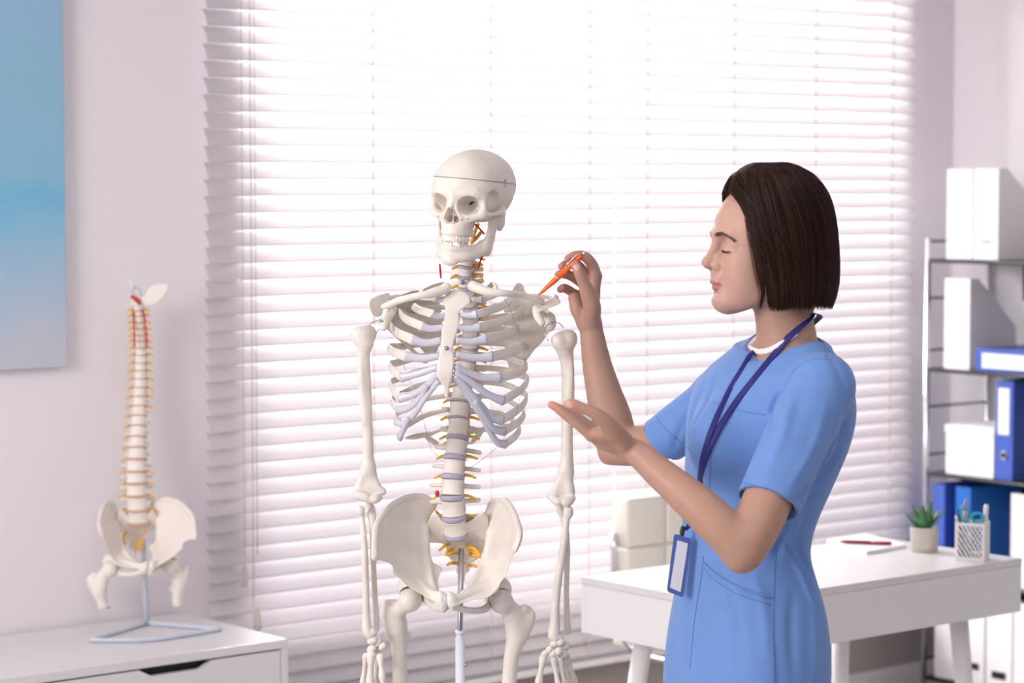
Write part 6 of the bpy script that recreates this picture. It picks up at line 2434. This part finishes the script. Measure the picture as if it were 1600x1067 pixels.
v, f = box(-0.225, 0.225, -0.17, 0.20, 0.415, 0.485, 0.025)
obj('seat', mesh_data('seat', v, f, M['leather']), root)
for s in (-1, 1):
    pts = catmull([(s * 0.235, 0.21, zt_ - 0.10), (s * 0.235, 0.20, 0.50), (s * 0.235, 0.12, 0.41), (s * 0.235, -0.05, 0.40), (s * 0.235, -0.15, 0.40)], 6)
    v, f = sweep(pts, 0.010, seg=12)
    obj('frame_tube', mesh_data('frame_tube', v, f, M['chrome']), root)
v, f = lathe([(0.03, 0.12), (0.03, 0.25), (0.018, 0.25), (0.018, 0.40), (0.08, 0.41), (0.08, 0.414)], seg=20)
obj('gas_column', mesh_data('gas_column', v, f, M['chrome']), root)
for j in range(5):
    a = 2 * math.pi * j / 5 + 0.2
    e = np.array((math.cos(a), math.sin(a), 0))
    v, f = sweep([e * 0.02 + (0, 0, 0.13), e * 0.23 + (0, 0, 0.075)], [0.02, 0.013], [0.016, 0.010], (0, 0, 1), seg=12)
    lg = obj('star_leg', mesh_data('star_leg', v, f, M['chrome']), root)
    v, f = lathe([(0.001, -0.012), (0.026, -0.012), (0.029, -0.006), (0.029, 0.006), (0.026, 0.012), (0.001, 0.012)], seg=18)
    w_ = np.stack([v[:, 0], v[:, 2], v[:, 1]], 1) + e * 0.225 + (0, 0, 0.0295)
    obj('castor', mesh_data('castor', w_, f, M['black']), lg)

# ================================================================ shelving rack on the right wall
XF, XB = 6.02, 6.325


def y_at(px, X=XF + 0.01):
    s = (px - 800) / FPX
    d = X / (s * CA + SA)
    return d * (CA - s * SA)


YT, YN = y_at(1453), 4.28
SHZ = [1.455, 1.10, 0.758, 0.42, 0.085]
root = empty('shelving_rack', (XF, YN, 0))
tag(root, 'black and chrome metal shelving rack against the right wall', 'shelf')
for x_ in (0, XB - XF):
    for y_ in (0, YT - YN):
        v, f = sweep([(x_, y_, 0), (x_, y_, 1.52)], 0.0095, seg=14)
        obj('post', mesh_data('post', v, f, M['chrome']), root)
for z_ in SHZ:
    v, f = box(0.004, XB - XF - 0.004, 0.006, YT - YN - 0.006, z_ - 0.012, z_ - 0.001)
    sh_ = obj('shelf_board', mesh_data('shelf_board', v, f, M['dark_metal'], False), root)
    for x_ in (0.0, XB - XF):
        v, f = sweep([(x_, 0.0, z_ - 0.008), (x_, YT - YN, z_ - 0.008)], 0.006, seg=10)
        obj('rail', mesh_data('rail', v, f, M['dark_metal']), sh_)
    v, f = box(XB - XF - 0.02, XB - XF - 0.010, 0.01, YT - YN - 0.16, z_ - 0.14, z_ - 0.013)
    obj('back_lip', mesh_data('back_lip', v, f, M['black'], False), sh_)
for y_ in (0, YT - YN):
    for z_ in SHZ:
        for dz_ in (0.055, -0.13):
            if 0.05 < z_ + dz_ < 1.515:
                v, f = sweep([(0, y_, z_ + dz_), (XB - XF, y_, z_ + dz_)], 0.0038, seg=8)
                obj('rung', mesh_data('rung', v, f, M['dark_metal']), root)


def magazine_file(pxa, pxb, z, hgt, label, grp, mark=None, dpt=0.235):
    ya, yb = y_at(pxb) + 0.001, y_at(pxa) - 0.001
    if pxb > 1600:
        ya = yb - 0.09
    w = yb - ya
    root = empty('magazine_file', (XF + 0.008, ya, z))
    tag(root, label, 'magazine file', grp)
    t = 0.0025
    prof = [(0, 0), (dpt, 0), (dpt, hgt * 0.45), (dpt * 0.18, hgt), (0, hgt)]
    parts = []
    for y0, y1 in ((0, t), (w - t, w)):
        vv_ = [(x, y, zz) for y in (y0, y1) for x, zz in prof]
        n_ = len(prof)
        ff = [list(range(n_)), [i + n_ for i in range(n_)][::-1]] + [[i, i + n_, (i + 1) % n_ + n_, (i + 1) % n_] for i in range(n_)]
        parts.append((np.array(vv_), ff))
    parts += [box(0, t, t, w - t, 0, hgt), box(dpt - t, dpt, t, w - t, 0, hgt * 0.45), box(t, dpt - t, t, w - t, 0, t)]
    v, f = merge(parts)
    obj('body', mesh_data('body', v, f, M['file_white'], False), root)
    if mark:
        m_, zz, hh_, ww_ = mark
        v, f = box(-0.0022, 0.0, w / 2 - ww_ / 2, w / 2 + ww_ / 2, zz, zz + hh_)
        obj('label_holder', mesh_data('label_holder', v, f, M[m_], False), root)


G1 = 'white magazine files on the rack'
magazine_file(1479, 1519.5, SHZ[0], 0.288, 'white magazine file on the top shelf, nearer the window', G1)
magazine_file(1521, 1560, SHZ[0], 0.290, 'white magazine file on the top shelf, farther from the window', G1, ('steel', 0.055, 0.006, 0.04))
magazine_file(1477, 1517, SHZ[1], 0.292, 'white magazine file alone on the second shelf of the rack', G1)
magazine_file(1585, 1620, SHZ[3], 0.300, 'white magazine file beside the blue binders on the fourth shelf', G1)
magazine_file(1467, 1505, SHZ[4], 0.290, 'white magazine file at the far end of the bottom shelf', G1, ('paper', 0.06, 0.02, 0.06))
magazine_file(1508, 1546, SHZ[4], 0.290, 'white magazine file behind the slanted desk leg on the bottom shelf', G1, ('black', 0.05, 0.02, 0.055))
magazine_file(1549, 1590, SHZ[4], 0.290, 'white magazine file with a black label slot on the bottom shelf', G1, ('black', 0.035, 0.022, 0.055))
magazine_file(1592, 1620, SHZ[4], 0.290, 'white magazine file cut by the right picture edge on the bottom shelf', G1)


def binder(pxa, pxb, z, m, label, hgt=0.32, lab=True, dpt=0.255, lie=False):
    ya, yb = y_at(pxb) + 0.001, y_at(pxa) - 0.001
    if pxb > 1600:
        ya = yb - 0.32
    w = yb - ya
    root = empty('ring_binder', (XF + 0.008, ya, z))
    tag(root, label, 'binder', 'blue ring binders on the rack')
    t = 0.003
    if lie:
        hh_ = 0.072
        parts = [box(0, t, 0, w, 0, hh_, 0.001), box(t, dpt, 0, w, 0, t), box(t, dpt, 0, w, hh_ - t, hh_)]
        pg = box(0.012, dpt - 0.01, 0.005, w - 0.005, t, hh_ * 0.75)
    else:
        parts = [box(0, t, 0, w, 0, hgt, 0.001), box(t, dpt, 0, t, 0, hgt), box(t, dpt, w - t, w, 0, hgt)]
        pg = box(0.012, dpt - 0.01, t, w * 0.75, 0.008, hgt - 0.012)
    v, f = merge(parts)
    obj('cover', mesh_data('cover', v, f, M[m], False), root)
    obj('pages', mesh_data('pages', *pg, M['paper'], False), root)
    if lab:
        if lie:
            v, f = box(-0.0012, 0, 0.03, w - 0.028, 0.010, 0.058)
        else:
            v, f = box(-0.0012, 0, w * 0.22, w * 0.84, hgt * 0.46, hgt * 0.93)
        obj('spine_label', mesh_data('spine_label', v, f, M['paper'], False), root)
    if not lie:
        rg = []
        for a in np.linspace(0, 2 * math.pi, 24, endpoint=False):
            rg.append((-0.001, w * 0.5 + 0.012 * math.cos(a), hgt * 0.25 + 0.012 * math.sin(a)))
        v, f = sweep(rg, 0.0028, seg=8, closed=True)
        hr = obj('finger_ring', mesh_data('finger_ring', v, f, M['steel']), root)
        v, f = sweep([(-0.0012, w * 0.5, hgt * 0.25), (0.0005, w * 0.5, hgt * 0.25)], 0.0105, seg=20)
        obj('finger_hole', mesh_data('finger_hole', v, f, M['black']), root)


M['blue_light'] = mat('periwinkle_board', (0.055, 0.115, 0.47), 0.45)
binder(1526, 1640, SHZ[1], 'blue_light', 'blue ring binder lying flat on the second shelf, white label', lie=True)
binder(1559, 1587, SHZ[2], 'blue_light', 'blue ring binder beside the white box on the third shelf', hgt=0.315)
binder(1462, 1481, SHZ[3], 'blue_light', 'slim blue ring binder at the window end of the fourth shelf', hgt=0.30, lab=False)
binder(1498, 1522, SHZ[3], 'blue2', 'bright blue ring binder behind the pen holder on the fourth shelf', hgt=0.30, lab=False)

ya, yb = y_at(1558) + 0.002, y_at(1480)
root = empty('storage_box', (XF + 0.008, ya, SHZ[2]))
tag(root, 'white storage box with a lid on the third shelf of the rack', 'box')
w = yb - ya
v, f = box(0.003, 0.24, 0.003, w - 0.003, 0, 0.135, 0.001)
obj('body', mesh_data('body', v, f, M['white_matt'], False), root)
v, f = box(0.0, 0.243, 0.0, w, 0.1355, 0.160, 0.001)
obj('lid', mesh_data('lid', v, f, M['white_matt'], False), root)
